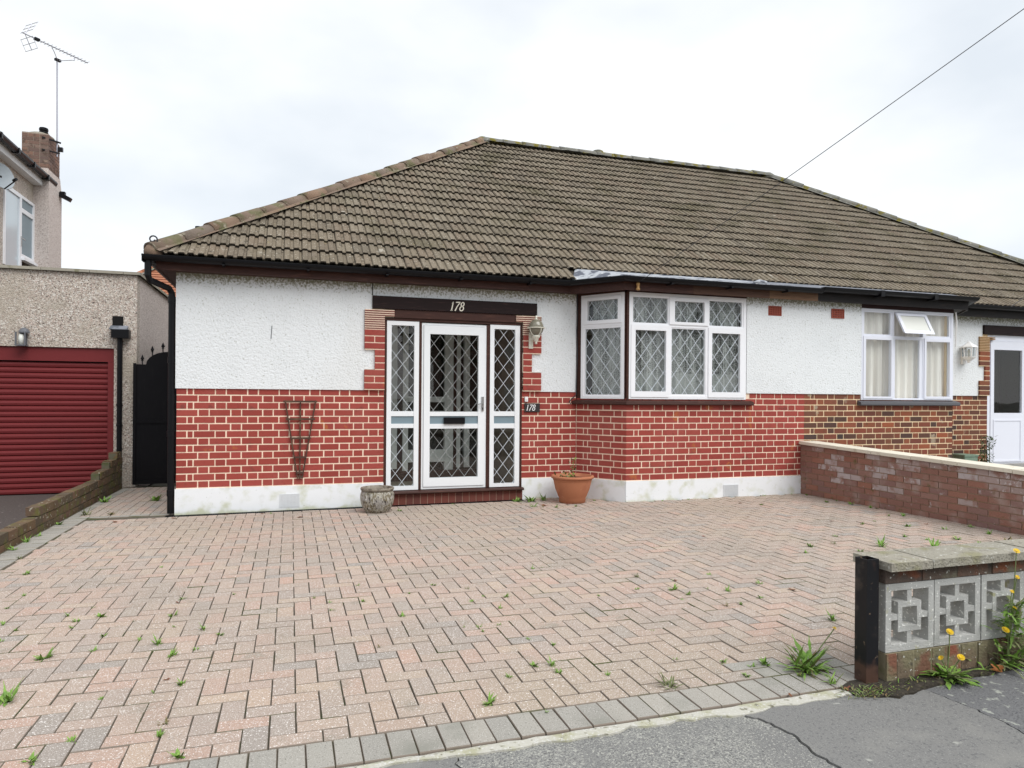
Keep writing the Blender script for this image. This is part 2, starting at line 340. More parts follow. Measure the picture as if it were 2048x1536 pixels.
class MB:
    def __init__(s): s.v, s.f, s.mi = [], [], []
    def face(s, pts, mi=0):
        n = len(s.v); s.v += [tuple(p) for p in pts]; s.f.append(tuple(range(n, n + len(pts)))); s.mi.append(mi)
    def box(s, x0, x1, y0, y1, z0, z1, mi=0):
        s.obox(Vector(((x0 + x1) / 2, (y0 + y1) / 2, (z0 + z1) / 2)), Vector(((x1 - x0) / 2, 0, 0)), Vector((0, (y1 - y0) / 2, 0)), Vector((0, 0, (z1 - z0) / 2)), mi)
        return s
    def obox(s, c, a, b, d, mi=0):
        n = len(s.v)
        for i in (-1, 1):
            for j in (-1, 1):
                for k in (-1, 1):
                    s.v.append(tuple(c + a * i + b * j + d * k))
        for q in ((0, 1, 3, 2), (4, 6, 7, 5), (0, 4, 5, 1), (2, 3, 7, 6), (0, 2, 6, 4), (1, 5, 7, 3)):
            s.f.append(tuple(n + i for i in q)); s.mi.append(mi)
        return s
    def cbox(s, cx, cy, cz, sx, sy, sz, ch, mi=0, chz=None, side=None):
        """box whose upper rim is chamfered"""
        n = len(s.v)
        x, y, z = sx / 2, sy / 2, sz / 2
        side = mi if side is None else side
        for (q, zz) in (((x, y), -z), ((x, y), z - (chz or ch)), ((x - ch, y - ch), z)):
            for (i, j) in ((-1, -1), (1, -1), (1, 1), (-1, 1)):
                s.v.append((cx + q[0] * i, cy + q[1] * j, cz + zz))
        for r in (0, 4):
            for i in range(4):
                j = (i + 1) % 4
                s.f.append((n + r + i, n + r + j, n + r + 4 + j, n + r + 4 + i)); s.mi.append(side)
        s.f.append((n + 8, n + 9, n + 10, n + 11)); s.mi.append(mi)
        return s
    def bar(s, p, q, w, h, up=(0, 0, 1), mi=0):
        p, q = Vector(p), Vector(q)
        d = q - p; a = d / 2
        b = d.cross(Vector(up)); b = b.normalized() * (w / 2)
        c = b.cross(d).normalized() * (h / 2)
        return s.obox((p + q) / 2, a, b, c, mi)
    def tube(s, pts, r, n=8, cap=True, mi=0):
        pts = [Vector(p) for p in pts]
        rr = r if isinstance(r, (list, tuple)) else [r] * len(pts)
        base = len(s.v); prev = None
        for i, p in enumerate(pts):
            d = (pts[min(i + 1, len(pts) - 1)] - pts[max(i - 1, 0)]).normalized()
            if prev is None:
                a = d.cross(Vector((0, 0, 1)));
                if a.length < 1e-3: a = d.cross(Vector((0, 1, 0)))
            else:
                a = prev - d * prev.dot(d)
            a.normalize(); prev = a
            b = d.cross(a)
            for k in range(n):
                t = 2 * math.pi * k / n
                s.v.append(tuple(p + (a * math.cos(t) + b * math.sin(t)) * rr[i]))
        for i in range(len(pts) - 1):
            for k in range(n):
                k2 = (k + 1) % n
                s.f.append((base + i * n + k, base + i * n + k2, base + (i + 1) * n + k2, base + (i + 1) * n + k)); s.mi.append(mi)
        if cap:
            s.f.append(tuple(base + k for k in range(n))[::-1]); s.mi.append(mi)
            s.f.append(tuple(base + (len(pts) - 1) * n + k for k in range(n))); s.mi.append(mi)
        return s
    def lathe(s, cx, cy, prof, n=28, mi=0, sq=1.0):
        base = len(s.v)
        for (r, z) in prof:
            for k in range(n):
                t = 2 * math.pi * k / n
                s.v.append((cx + r * math.cos(t), cy + r * math.sin(t) * sq, z))
        for i in range(len(prof) - 1):
            for k in range(n):
                k2 = (k + 1) % n
                s.f.append((base + i * n + k, base + i * n + k2, base + (i + 1) * n + k2, base + (i + 1) * n + k)); s.mi.append(mi)
        if prof[0][0] > 1e-4: s.f.append(tuple(base + k for k in range(n))[::-1]); s.mi.append(mi)
        if prof[-1][0] > 1e-4: s.f.append(tuple(base + (len(prof) - 1) * n + k for k in range(n))); s.mi.append(mi)
        return s
    def prism(s, pts, y0, y1, mi=0):
        """outline in x,z given anticlockwise seen from the front (-y); y0 front, y1 back"""
        n, k = len(s.v), len(pts)
        s.v += [(x, y0, z) for x, z in pts] + [(x, y1, z) for x, z in pts]
        s.f.append(tuple(n + i for i in range(k))); s.mi.append(mi)
        s.f.append(tuple(n + k + i for i in range(k))[::-1]); s.mi.append(mi)
        for i in range(k):
            j = (i + 1) % k
            s.f.append((n + i, n + k + i, n + k + j, n + j)); s.mi.append(mi)
        return s
    def slab(s, pts, z0, z1, mi=0):
        """outline in x,y, anticlockwise from above; z may be a function of x,y"""
        n, k = len(s.v), len(pts)
        fz = (lambda v: v if callable(v) else (lambda x, y: v))
        a, b = fz(z0), fz(z1)
        s.v += [(x, y, a(x, y)) for x, y in pts] + [(x, y, b(x, y)) for x, y in pts]
        s.f.append(tuple(n + i for i in range(k))[::-1]); s.mi.append(mi)
        s.f.append(tuple(n + k + i for i in range(k))); s.mi.append(mi)
        for i in range(k):
            j = (i + 1) % k
            s.f.append((n + i, n + j, n + k + j, n + k + i)); s.mi.append(mi)
        return s
    def sweep(s, path, prof, closed=True, mi=0):
        """path: (x,y) points; prof: (out, z) points; out is measured to the right-hand side of travel"""
        P = [Vector((p[0], p[1])) for p in path]
        base, k = len(s.v), len(prof)
        for i, p in enumerate(P):
            d0 = (P[i] - P[i - 1]).normalized() if i else None
            d1 = (P[i + 1] - P[i]).normalized() if i < len(P) - 1 else None
            n0 = Vector((d0.y, -d0.x)) if d0 else None
            n1 = Vector((d1.y, -d1.x)) if d1 else None
            if n0 is None: n = n1
            elif n1 is None: n = n0
            else:
                n = (n0 + n1); n = n / max(.3, n.dot(n0))
            for (o, z) in prof:
                s.v.append((p.x + n.x * o, p.y + n.y * o, z))
        for i in range(len(P) - 1):
            for j in range(k if closed else k - 1):
                j2 = (j + 1) % k
                s.f.append((base + i * k + j, base + i * k + j2, base + (i + 1) * k + j2, base + (i + 1) * k + j)); s.mi.append(mi)
        if closed:
            s.f.append(tuple(base + j for j in range(k))[::-1]); s.mi.append(mi)
            s.f.append(tuple(base + (len(P) - 1) * k + j for j in range(k))); s.mi.append(mi)
        return s
    def mesh(s, name, mats):
        me = bpy.data.meshes.new(name)
        me.from_pydata(s.v, [], s.f)
        for m in (mats if isinstance(mats, (list, tuple)) else [mats]): me.materials.append(m)
        if any(s.mi): me.polygons.foreach_set('material_index', s.mi)
        return me
    def build(s, name, mats, parent=None, smooth=False, kind=None, label=None, fix=False):
        me = s.mesh(name, mats)
        if fix or smooth:
            import bmesh
            b = bmesh.new(); b.from_mesh(me)
            bmesh.ops.recalc_face_normals(b, faces=b.faces)
            b.to_mesh(me); b.free()
        if smooth: me.polygons.foreach_set('use_smooth', [True] * len(me.polygons))
        o = bpy.data.objects.new(name, me)
        link(o, parent)
        return props(o, label, None, None, kind)

def piece(me, name, parent, loc, rot=None, scale=None):
    o = bpy.data.objects.new(name, me)
    link(o, parent)
    m = Matrix.Translation(loc)
    if rot is not None: m = m @ rot.to_4x4()
    if scale is not None: m = m @ Matrix.Diagonal((scale[0], scale[1], scale[2], 1))
    o.matrix_basis = m
    return o
RZ = lambda a: Matrix.Rotation(a, 3, 'Z')
RX = lambda a: Matrix.Rotation(a, 3, 'X')
_unit = {}
def unit(mat):
    if mat.name not in _unit:
        _unit[mat.name] = MB().box(-.5, .5, -.5, .5, -.5, .5).mesh('brick', mat)
    return _unit[mat.name]
def box_pieces(items, parent, mat, name, limit=300, rest='brickwork'):
    """items: (centre, size, rotation about z, tilt); the nearest ones become parts, the rest one joined part"""
    items = sorted(items, key=lambda t: (Vector(t[0]) - CAM).length)
    for (c, sz, rz, tl) in items[:limit]:
        piece(unit(mat), name, parent, Vector(c), RZ(rz) @ RX(tl) if tl else RZ(rz), sz)
    if len(items) > limit:
        b = MB()
        for (c, sz, rz, tl) in items[limit:]:
            R = RZ(rz) @ RX(tl)
            b.obox(Vector(c), R @ Vector((sz[0] / 2, 0, 0)), R @ Vector((0, sz[1] / 2, 0)), R @ Vector((0, 0, sz[2] / 2)))
        b.build(rest, mat, parent, kind='stuff')

CH = .0832                       # height of one brick course
def bond(u0, u1, k, S=.2345, H=.1185, J=.0145):
    """one course of Flemish bond from u0 to u1; odd courses start header, closer"""
    seq, u = [], u0
    pat = ([H, H * .56] + [S, H] * 60) if k % 2 else [S, H] * 60
    for w in pat:
        if u >= u1 - .02: break
        e_ = min(u + w, u1)
        if u1 - e_ < .045: e_ = u1
        seq.append((u, e_ - J if e_ < u1 - .001 else e_)); u = e_
    return seq
def wall_bricks(O, d, u0, u1, z0, ks, out=.0005, depth=.05, J=.0145):
    """bricks standing proud of the mortar along direction d from O; ks: course numbers"""
    n = Vector((d.y, -d.x, 0)); its = []
    a = math.atan2(d.y, d.x)
    for k in ks:
        for (s0, s1) in bond(u0, u1, k):
            p = out + random.uniform(-.0015, .0015)
            c = O + d * ((s0 + s1) / 2 + random.uniform(-.0015, .0015)) + n * (p - depth / 2)
            its.append(((c.x, c.y, z0 + k * CH + CH / 2 + random.uniform(-.0012, .0012)), (s1 - s0, depth, CH - J), a, random.uniform(-.004, .004)))
    return its

GZ = lambda x, y: .00524 * x - .00402 * y      # the gently tilted front ground
PT = .3025                                     # top of the white plinth
X1 = Vector((1, 0, 0))

# ------------------------------------------------------------------ ground, drive and pavement
MB().slab([(-300, -300), (300, -300), (300, 300), (-300, 300)], -.35, -.16).build('ground', m_ground, kind='structure')
drive = MB().slab([(-1.15, -6.13), (8.17, -6.13), (8.17, .3), (-1.15, 3.2)], lambda x, y: GZ(x, y) - .12, lambda x, y: GZ(x, y) - .009).build('driveway', m_joint, kind='structure')

def inside_house(x, y):
    if y > 0 and x > -.05: return True
    if x > 4.97 and y > -.634 + max(0, (5.41 - x) * 1.44): return True
    return -.13 < y < .02 and -.12 < x < 4.22       # drain channel
paver_me = {}
def paver_mesh(mat, sx, sy):
    k = (mat.name, round(sx, 3), round(sy, 3))
    if k not in paver_me:
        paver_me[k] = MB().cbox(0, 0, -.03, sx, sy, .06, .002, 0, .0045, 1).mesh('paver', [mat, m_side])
    return paver_me[k]
GX, GY, JT = .103, .0985, .0042
cells = []
x_lo, x_hi, y_lo, y_hi = -.905, 8.148, -5.94, 0.0
bx, by = 1.385, -5.74
for i in range(-24, 70):
    for j in range(-4, 62):
        dm = (i - j) % 4
        if dm == 0: w, h = 2, 1
        elif dm == 3: w, h = 1, 2
        else: continue
        x0, y0 = bx + i * GX, by + j * GY
        x1, y1 = x0 + w * GX, y0 + h * GY
        x0, x1, y0, y1 = max(x0, x_lo), min(x1, x_hi), max(y0, y_lo), min(y1, y_hi)
        if x1 < 4.30: y1 = min(y1, -.133)
        if x1 - x0 < .025 or y1 - y0 < .025: continue
        if inside_house((x0 + x1) / 2, (y0 + y1) / 2): continue
        g = x0 > 3.25 and y1 < -5.72 and x0 < 3.95
        cells.append((x0, x1, y0, y1, m_gpaver if g else m_paver))
# grey soldier border: front edge, left edge, and across the side passage
x = -.95
while x < 3.90:
    cells.append((x, x + GX, -6.143, -5.943, m_gpaver)); x += GX
y = -5.943
while y < .05:
    cells.append((-1.12, -.907, y, y + GY, m_gpaver)); y += GY
x = -1.11
while x < -.16:
    cells.append((x, x + 2 * GX, .05, .05 + GY, m_gpaver)); x += 2 * GX
# stretcher courses running back along the passage
for i in range(10):
    y = .15 - (.1 if i % 2 else 0)
    while y < 2.8:
        ya, yb = max(y, .152), min(y + .2, 2.83)
        if yb - ya > .03: cells.append((-1.12 + i * GX, -1.12 + (i + 1) * GX, ya, yb, m_paver if i else m_gpaver))
        y += .2
cells.sort(key=lambda c: (Vector(((c[0] + c[1]) / 2, (c[2] + c[3]) / 2, 0)) - CAM).length)
shown = 0
far = {m_paver.name: MB(), m_gpaver.name: MB()}
for (x0, x1, y0, y1, mt) in cells:
    cx, cy = (x0 + x1) / 2, (y0 + y1) / 2
    z = GZ(cx, cy) + random.gauss(0, .0011)
    # ones standing in front of the picture's lower edge are not in view
    rel = Vector((cx, cy, z)) - CAM
    dep = rel.dot(_f)
    vis = dep > .5 and rel.dot(_u) / dep > -.553 and abs(rel.dot(_r) / dep) < .76
    if vis and shown < 300:
        shown += 1
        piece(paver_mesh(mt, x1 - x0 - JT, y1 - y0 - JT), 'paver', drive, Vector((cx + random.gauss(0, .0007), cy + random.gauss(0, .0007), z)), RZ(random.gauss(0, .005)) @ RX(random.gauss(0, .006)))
    else:
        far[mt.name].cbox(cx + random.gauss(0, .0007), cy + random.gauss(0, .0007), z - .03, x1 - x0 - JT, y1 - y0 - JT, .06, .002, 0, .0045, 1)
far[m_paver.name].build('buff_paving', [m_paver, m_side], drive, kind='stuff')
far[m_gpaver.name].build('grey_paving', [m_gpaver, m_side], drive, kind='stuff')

# concrete haunching along the front edge
top = [(.2 + .057 * i, -6.152 + random.gauss(0, .0028)) for i in range(64)]
bot = []
for (x, y) in top:
    wdt = .016 if x < 1.45 else (.028 + .022 * min(1, (x - 1.45) / .6) + (.02 if x > 3.0 else 0))
    bot.append((x, y - wdt + random.gauss(0, .009)))
MB().slab([p for p in bot] + top[::-1], lambda x, y: GZ(x, y) - .1, lambda x, y: GZ(x, y) - .004).build('concrete_edging', m_edging, kind='structure', fix=True)
# pavement: three sheets of tarmac parted by open cracks
def jag(pts, amp=.012, n=5):
    o = []
    for a, b in zip(pts[:-1], pts[1:]):
        for k in range(n):
            t = k / n
            o.append((a[0] + (b[0] - a[0]) * t + random.uniform(-amp, amp), a[1] + (b[1] - a[1]) * t + random.uniform(-amp, amp)))
    return o + [pts[-1]]
zt = lambda x, y: GZ(x, y) - .012
k1 = jag([(1.864, -6.16), (1.85, -6.29), (1.80, -6.6), (1.9, -7.4), (1.7, -10)])
k2 = jag([(3.02, -6.20), (3.125, -6.245), (3.175, -6.333), (3.198, -6.441), (3.173, -6.566), (3.19, -6.72), (3.1, -7.3), (3.3, -10)], .008)
k3 = jag([(3.86, -6.20), (4.084, -6.26), (4.111, -6.398), (4.118, -6.556), (4.094, -6.716), (4.0, -7.2), (4.2, -10)], .01)
off = lambda pts, d: [(x + d, y) for x, y in pts]
MB().slab([(-2.5, -6.155), (-2.5, -10)] + off(k1, -.004)[::-1], -.15, zt).build('pavement_patch', m_tarmac2, kind='structure', fix=True)
MB().slab(off(k1, .004) + off(k2, -.005)[::-1], -.15, zt).build('pavement', m_tarmac, kind='structure', fix=True)
MB().slab(off(k2, .005) + off(k3, -.006)[::-1], -.15, lambda x, y: zt(x, y) + .004).build('pavement_patch', m_tarmac2, kind='structure', fix=True)
MB().slab(off(k3, .008) + [(14, -10), (14, -6.16)], -.15, zt).build('pavement', m_tarmac3, kind='structure', fix=True)
MB().slab([(-2.5, -10), (-30, -10), (-30, -6.2), (-2.5, -6.2)][::-1], -.15, -.02).build('pavement', m_tarmac, kind='structure', fix=True)
MB().slab([(-9, -6.2), (-1.28, -6.2), (-1.28, 3.05), (-9, 3.05)], -.15, lambda x, y: -.10 + .0 * y).build('forecourt', m_ntarmac, kind='structure')
MB().slab([(8.38, -6.0), (16.4, -6.0), (16.4, .2), (8.38, .2)], -.15, .06).build('garden_path', m_slab, kind='structure')
sp = [(3.70, -6.14), (3.72, -6.25), (3.88, -6.30), (4.1, -6.27), (4.44, -6.235), (4.8, -6.215), (5.6, -6.2), (8.0, -6.19)]
MB().slab(jag(sp, .012, 4) + [(8.0, -6.10), (3.80, -6.10)], -.05, lambda x, y: GZ(x, y) + .002).build('soil', m_soil, kind='structure', fix=True)

# ------------------------------------------------------------------ bungalow 178
house = thing('bungalow', 'white rendered bungalow with red painted brickwork and a leaded glass porch', 'house', (4.1, 0, 0))
PIN, POUT = Vector((4.97, 0, 0)), Vector((5.41, -.634, 0))
YB = -.634
dA = (POUT - PIN).normalized(); LA = (POUT - PIN).length
nA = Vector((dA.y, -dA.x, 0))
PL = 8.215                        # party line

# mortar-faced wall cores
b = MB()
b.box(0, 2.363, .004, .11, 0, 2.82); b.box(4.19, 4.97, .004, .11, 0, 2.82)
b.box(2.363, 4.19, .02, .11, 2.48, 2.82); b.box(2.363, 4.19, .02, .11, 0, .15)
b.obox(PIN + dA * (LA / 2) - nA * .054 + Vector((0, 0, .675)), dA * (LA / 2), nA * .05, Vector((0, 0, .675)))
b.box(5.41, PL, YB + .004, YB + .11, 0, 1.35); b.box(7.23, PL, YB + .004, YB + .11, 1.35, 2.80)
b.build('wall', m_mortar, house)
b = MB()
b.box(-.001, .1, .111, 9.3, 0, 2.82); b.box(.1, PL, 9.2, 9.3, 0, 2.82)
b.build('side_wall', m_render, house)

its = wall_bricks(Vector((0, 0, 0)), X1, 0, 2.363, PT, range(14))
its += wall_bricks(Vector((4.19, 0, 0)), X1, 0, .78, PT, range(14))
its += wall_bricks(PIN, dA, 0.01, LA, PT, range(13))
its += wall_bricks(Vector((5.41, YB, 0)), X1, 0, PL - 5.41, PT, range(13))
its += wall_bricks(Vector((7.30, YB, 0)), X1, 0, PL - 7.30, PT, [13])
zq = PT + 14 * CH
for k in range(9):
    z = zq + k * CH + CH / 2
    short = 3 <= k <= 5
    for (xa, xb) in (((2.243, 2.363),) if short else (((2.117, 2.234), (2.246, 2.363)) if k in (1, 7) else ((2.117, 2.363),))):
        its.append((((xa + xb) / 2, -.021, z), (xb - xa, .05, CH - .0145), 0, 0))
    for (xa, xb) in (((4.19, 4.311),) if short else (((4.19, 4.306), (4.318, 4.444)) if k in (1, 7) else ((4.19, 4.444),))):
        its.append((((xa + xb) / 2, -.021, z), (xb - xa, .05, CH - .0145), 0, 0))
box_pieces(its, house, m_brick, 'brick')
# quoin mortar behind the projecting quoin bricks
for (xa, xb) in ((2.119, 2.363), (4.19, 4.442)):
    for (k0, k1_) in ((0, 3), (3, 6), (6, 9)):
        sh = k0 == 3
        xx = (2.245 if xa < 3 else 4.19, 2.363 if xa < 3 else 4.309) if sh else (xa, xb)
        MB().box(xx[0], xx[1], -.040, .003, zq + k0 * CH - .006, zq + k1_ * CH - .006).build('quoin_mortar', m_mortar, house)
MB().box(2.119, 2.363, -.040, .003, zq + 9 * CH - .006, 2.462).build('quoin_mortar', m_mortar, house); MB().box(4.19, 4.442, -.040, .003, zq + 9 * CH - .006, 2.462).build('quoin_mortar', m_mortar, house)
MB().box(2.363, 2.483, -.040, .018, 2.381, 2.462).build('quoin_mortar', m_mortar, house); MB().box(4.089, 4.19, -.040, .018, 2.381, 2.462).build('quoin_mortar', m_mortar, house)
# clay creasing tiles forming the corbels
me_c = MB().box(-.5, .5, -.5, .5, -.5, .5).mesh('creasing_tile', m_crease)
for k in range(9):
    z = zq + 9 * CH + .012 + k * .0272
    for (xa, xb) in ((2.117, 2.487 if k >= 6 else 2.363), (4.087 if k >= 6 else 4.19, 4.446)):
        piece(me_c, 'creasing_tile', house, Vector(((xa + xb) / 2, -.023, z)), None, (xb - xa, .046, .0125))

# white roughcast panels, plinth
f = -.016
MB().prism([(-.012, 1.458), (2.116, 1.458), (2.116, zq + 3 * CH), (2.243, zq + 3 * CH), (2.243, zq + 6 * CH), (2.116, zq + 6 * CH), (2.116, 2.462), (2.209, 2.462), (2.209, 2.82), (-.012, 2.82)], f, .003).build('render_panel', m_render, house)
MB().prism([(2.216, 2.637), (4.376, 2.637), (4.376, 2.82), (2.216, 2.82)], f, .018).build('render_panel', m_render, house)
MB().prism([(4.446, 1.458), (4.96, 1.458), (4.96, 2.82), (4.381, 2.82), (4.381, 2.464), (4.446, 2.464), (4.446, zq + 6 * CH), (4.312, zq + 6 * CH), (4.312, zq + 3 * CH), (4.446, zq + 3 * CH)], f, .003).build('render_panel', m_render, house)
MB().prism([(7.236, 1.458), (PL, 1.458), (PL, 2.80), (7.81, 2.80), (7.81, 2.685), (7.81, 2.545), (7.582, 2.545), (7.582, 2.685), (7.81, 2.6855), (7.81, 2.80), (7.236, 2.80)], YB + f, YB + .003).build('render_panel', m_render, house)
MB().prism([(-.012, -.05), (2.364, -.05), (2.364, PT - .004), (-.012, PT - .004)], f, .003).build('plinth', m_plinth, house)
MB().prism([(4.188, -.05), (4.985, -.05), (4.985, PT - .004), (4.188, PT - .004)], f, .003).build('plinth', m_plinth, house)
MB().obox(PIN + dA * (LA / 2) + nA * .008 + Vector((0, 0, .1235)), dA * (LA / 2 - .002), nA * .011, Vector((0, 0, .1735))).build('plinth', m_plinth, house)
MB().prism([(5.402, -.05), (PL, -.05), (PL, PT - .004), (5.402, PT - .004)], YB + f - .002, YB + .003).build('plinth', m_plinth, house)
MB().bar((1.031, -.018, 2.214), (1.022, -.018, 2.06), .008, .006, (0, 1, 0)).build('cable_stub', m_lampgrey, house)
MB().tube([(2.212, -.02, 2.82), (2.212, -.02, 2.64)], .006, 6).build('movement_joint', m_dark, house)

# lintel board with numerals, transom, timber posts, sill
MB().box(2.213, 4.379, -.048, -.012, 2.478, 2.635).build('lintel_board', m_lintel, house)
lint = bpy.data.objects['lintel_board']
b = MB(); b.box(2.489, 4.085, -.03, .05, 2.372, 2.475); b.box(2.364, 4.189, -.012, .06, 2.338, 2.371)
b.build('transom', m_brown, house)
b = MB()
for (xa, xb) in ((2.364, 2.395), (2.803, 2.838), (3.695, 3.742), (4.155, 4.189)): b.box(xa, xb, .0, .07, .198, 2.337)
b.build('door_posts', m_brown, house)
MB().sweep([(2.36, -.0), (4.20, -.0)], [(-.08, .152), (.075, .152), (.085, .165), (.08, .182), (-.08, .197)]).build('door_sill', m_brown, house)
b = []
x = 2.375
while x < 4.15:
    b.append(((x + .044, .006, .075), (.080, .05, .15), 0, 0)); x += .0915
box_pieces(b, house, m_stepbrick, 'step_brick')
MB().box(2.37, 4.185, -.013, .019, .0, .149).build('step_mortar', M('pink_mortar', (.40, .24, .18), .9), house)

def ribbon(bm, pts, w, y, th, closed=False):
    """flat stroke in the x,z plane"""
    P = [Vector((p[0], 0, p[1])) for p in pts]
    L_, R_ = [], []
    n = len(P)
    for i in range(n):
        a = P[(i - 1) % n] if (closed or i) else P[i]
        c = P[(i + 1) % n] if (closed or i < n - 1) else P[i]
        d = (c - a).normalized(); nn = Vector((-d.z, 0, d.x)) * ((w[i] if isinstance(w, list) else w) / 2)
        L_.append(P[i] + nn); R_.append(P[i] - nn)
    for i in range(n if closed else n - 1):
        j = (i + 1) % n
        q = [L_[i], R_[i], R_[j], L_[j]]
        fr = [(p.x, y, p.z) for p in q]; bk = [(p.x, y + th, p.z) for p in q]
        bm.face(fr); bm.face(bk[::-1])
        bm.face([fr[0], fr[3], bk[3], bk[0]]); bm.face([fr[1], bk[1], bk[2], fr[2]])
def numerals(parent, x0, z0, h, y, mat, drop7=0.0):
    sh = .22
    def T(pts): return [(x0 + ox + (px + sh * pz) * h, z0 + pz * h) for px, pz in pts]
    w = h * .115
    for i, ch in enumerate('178'):
        ox = (0, .46, 1.02)[i] * h
        bm = MB()
        if ch == '1':
            ribbon(bm, T([(.12, 0), (.12, 1.0)]), w, y, .004); ribbon(bm, T([(.02, .80), (.12, .98)]), w * .7, y, .0045); ribbon(bm, T([(.0, .02), (.24, .02)]), w * .6, y, .0035)
        elif ch == '7':
            ribbon(bm, T([(-.03, .94 - drop7), (.46, .97)]), w, y, .004); ribbon(bm, T([(.46, .97), (.20, .45), (.08, -.02)]), [w * .8, w, w * 1.2], y, .0045)
        else:
            c = lambda cx, cz, rx, rz, n=14: [(cx + rx * math.cos(2 * math.pi * k / n), cz + rz * math.sin(2 * math.pi * k / n)) for k in range(n)]
            ribbon(bm, T(c(.22, .26, .21, .25)), w, y, .004, True); ribbon(bm, T(c(.22, .75, .17, .21)), w, y, .0045, True)
        bm.build('numeral', mat, parent, fix=True)
numerals(lint, 3.195, 2.490, .114, -.053, m_numeral)

# windows and glazed doors ------------------------------------------------------
def lattice(bm, P, u0, u1, v0, v1, w=.166, h=.214, ph=(0, 0), bw=.0105):
    sl = h / w
    for sgn in (1, -1):
        c = -40 * h
        while c < 40 * h:
            pts = []
            for u in (u0, u1):
                v = v0 + ph[1] + sgn * sl * (u - u0 - ph[0]) + c
                if v0 <= v <= v1: pts.append((u, v))
            for v in (v0, v1):
                u = u0 + ph[0] + (v - v0 - ph[1] - c) / (sgn * sl)
                if u0 < u < u1: pts.append((u, v))
            if len(pts) >= 2:
                a, q = P(pts[0][0], .004 + .0012 * (sgn > 0), pts[0][1]), P(pts[1][0], .004 + .0012 * (sgn > 0), pts[1][1])
                if (a - q).length > .02: bm.bar(a, q, .004, bw, P(0, 1, 0) - P(0, 0, 0))
            c += h
def rect_bars(bm, P, R, o0, o1):
    """R: outer u0,u1,z0,z1 and inner g0,g1,h0,h1 -> ring of four butted bars between depths o0 (back) and o1 (front)"""
    (a0, a1, c0, c1), (g0, g1, h0, h1) = R
    for (p0, p1, q0, q1) in ((a0, g0, c0, c1), (g1, a1, c0, c1), (g0, g1, c0, h0), (g0, g1, h1, c1)):
        if p1 - p0 < .002 or q1 - q0 < .002: continue
        A, B, D = P((p0 + p1) / 2, (o0 + o1) / 2, (q0 + q1) / 2), (P(p1, 0, 0) - P(p0, 0, 0)) / 2, (P(0, o1, 0) - P(0, o0, 0)) / 2
        bm.obox(A, B, D, Vector((0, 0, (q1 - q0) / 2)))
def pane(P, g, parent, mat, off=.0):
    bm = MB(); A, B, D = P((g[0] + g[1]) / 2, off, (g[2] + g[3]) / 2), (P(g[1] + .012, 0, 0) - P(g[0] - .012, 0, 0)) / 2, (P(0, .002, 0) - P(0, -.002, 0)) / 2
    bm.face([P(g[0] - .01, off, g[2] - .01), P(g[1] + .01, off, g[2] - .01), P(g[1] + .01, off, g[3] + .01), P(g[0] - .01, off, g[3] + .01)])
    return bm.build('pane', mat, parent)
def plan(O, d):
    n = Vector((d.y, -d.x, 0))
    return lambda u, o, z: O + d * u + n * o + Vector((0, 0, z))

def window(parent, P, outer, bars, lights, mat, lead=None, gmat=None, skip=()):
    """the part is the fixed frame; its sashes, panes and lead cames are sub-parts"""
    bm = MB()
    rect_bars(bm, P, outer, -.05, .012)
    for (a0, a1, c0, c1) in bars:
        bm.obox(P((a0 + a1) / 2, -.0205, (c0 + c1) / 2), (P(a1, 0, 0) - P(a0, 0, 0)) / 2, (P(0, .0305, 0) - P(0, 0, 0)), Vector((0, 0, (c1 - c0) / 2)))
    fr = bm.build('window', mat, parent)
    for i, (cell, g, opening) in enumerate(lights):
        if i in skip: continue
        bm = MB(); rect_bars(bm, P, (cell, g), -.03, .022 if opening else .004)
        bm.build('sash' if opening else 'glazing_bead', mat, fr)
        pane(P, g, fr, gmat or m_glass, -.012)
        if lead and lead[i]:
            bm = MB(); lattice(bm, lambda u, o, z: P(u, o - .012, z), *g, ph=lead[i]); bm.build('lead_lattice', lead[-1] if not isinstance(lead[-1], tuple) else m_lead, fr)
    return fr

# bay: front face
P = plan(Vector((0, YB, 0)), X1)
zb0, zb1 = 1.37, 2.765
L1 = [((5.482, 6.017, 2.362, 2.72), (5.497, 6.006, 2.372, 2.706), False), ((6.027, 6.622, 2.362, 2.722), (6.105, 6.558, 2.40, 2.675), True), ((6.63, 7.183, 2.362, 2.72), (6.648, 7.16, 2.372, 2.706), False),
      ((5.464, 6.022, 1.397, 2.343), (5.525, 5.976, 1.472, 2.273), True), ((6.058, 6.588, 1.415, 2.325), (6.068, 6.577, 1.437, 2.31), False), ((6.624, 7.20, 1.397, 2.343), (6.68, 7.125, 1.47, 2.27), True)]
bay = window(house, P, ((5.437, 7.228, zb0, zb1), (5.482, 7.183, 1.415, 2.72)),
             [(6.016, 6.058, 1.415, 2.72), (6.588, 6.63, 1.415, 2.72), (5.482, 6.016, 2.325, 2.362), (6.058, 6.588, 2.325, 2.362), (6.63, 7.183, 2.325, 2.362)],
             L1, m_upvc, lead=[(.01, .0), (.03, .02), (.03, .02), (.09, .03), (.04, .05), (.05, .05), m_lead])
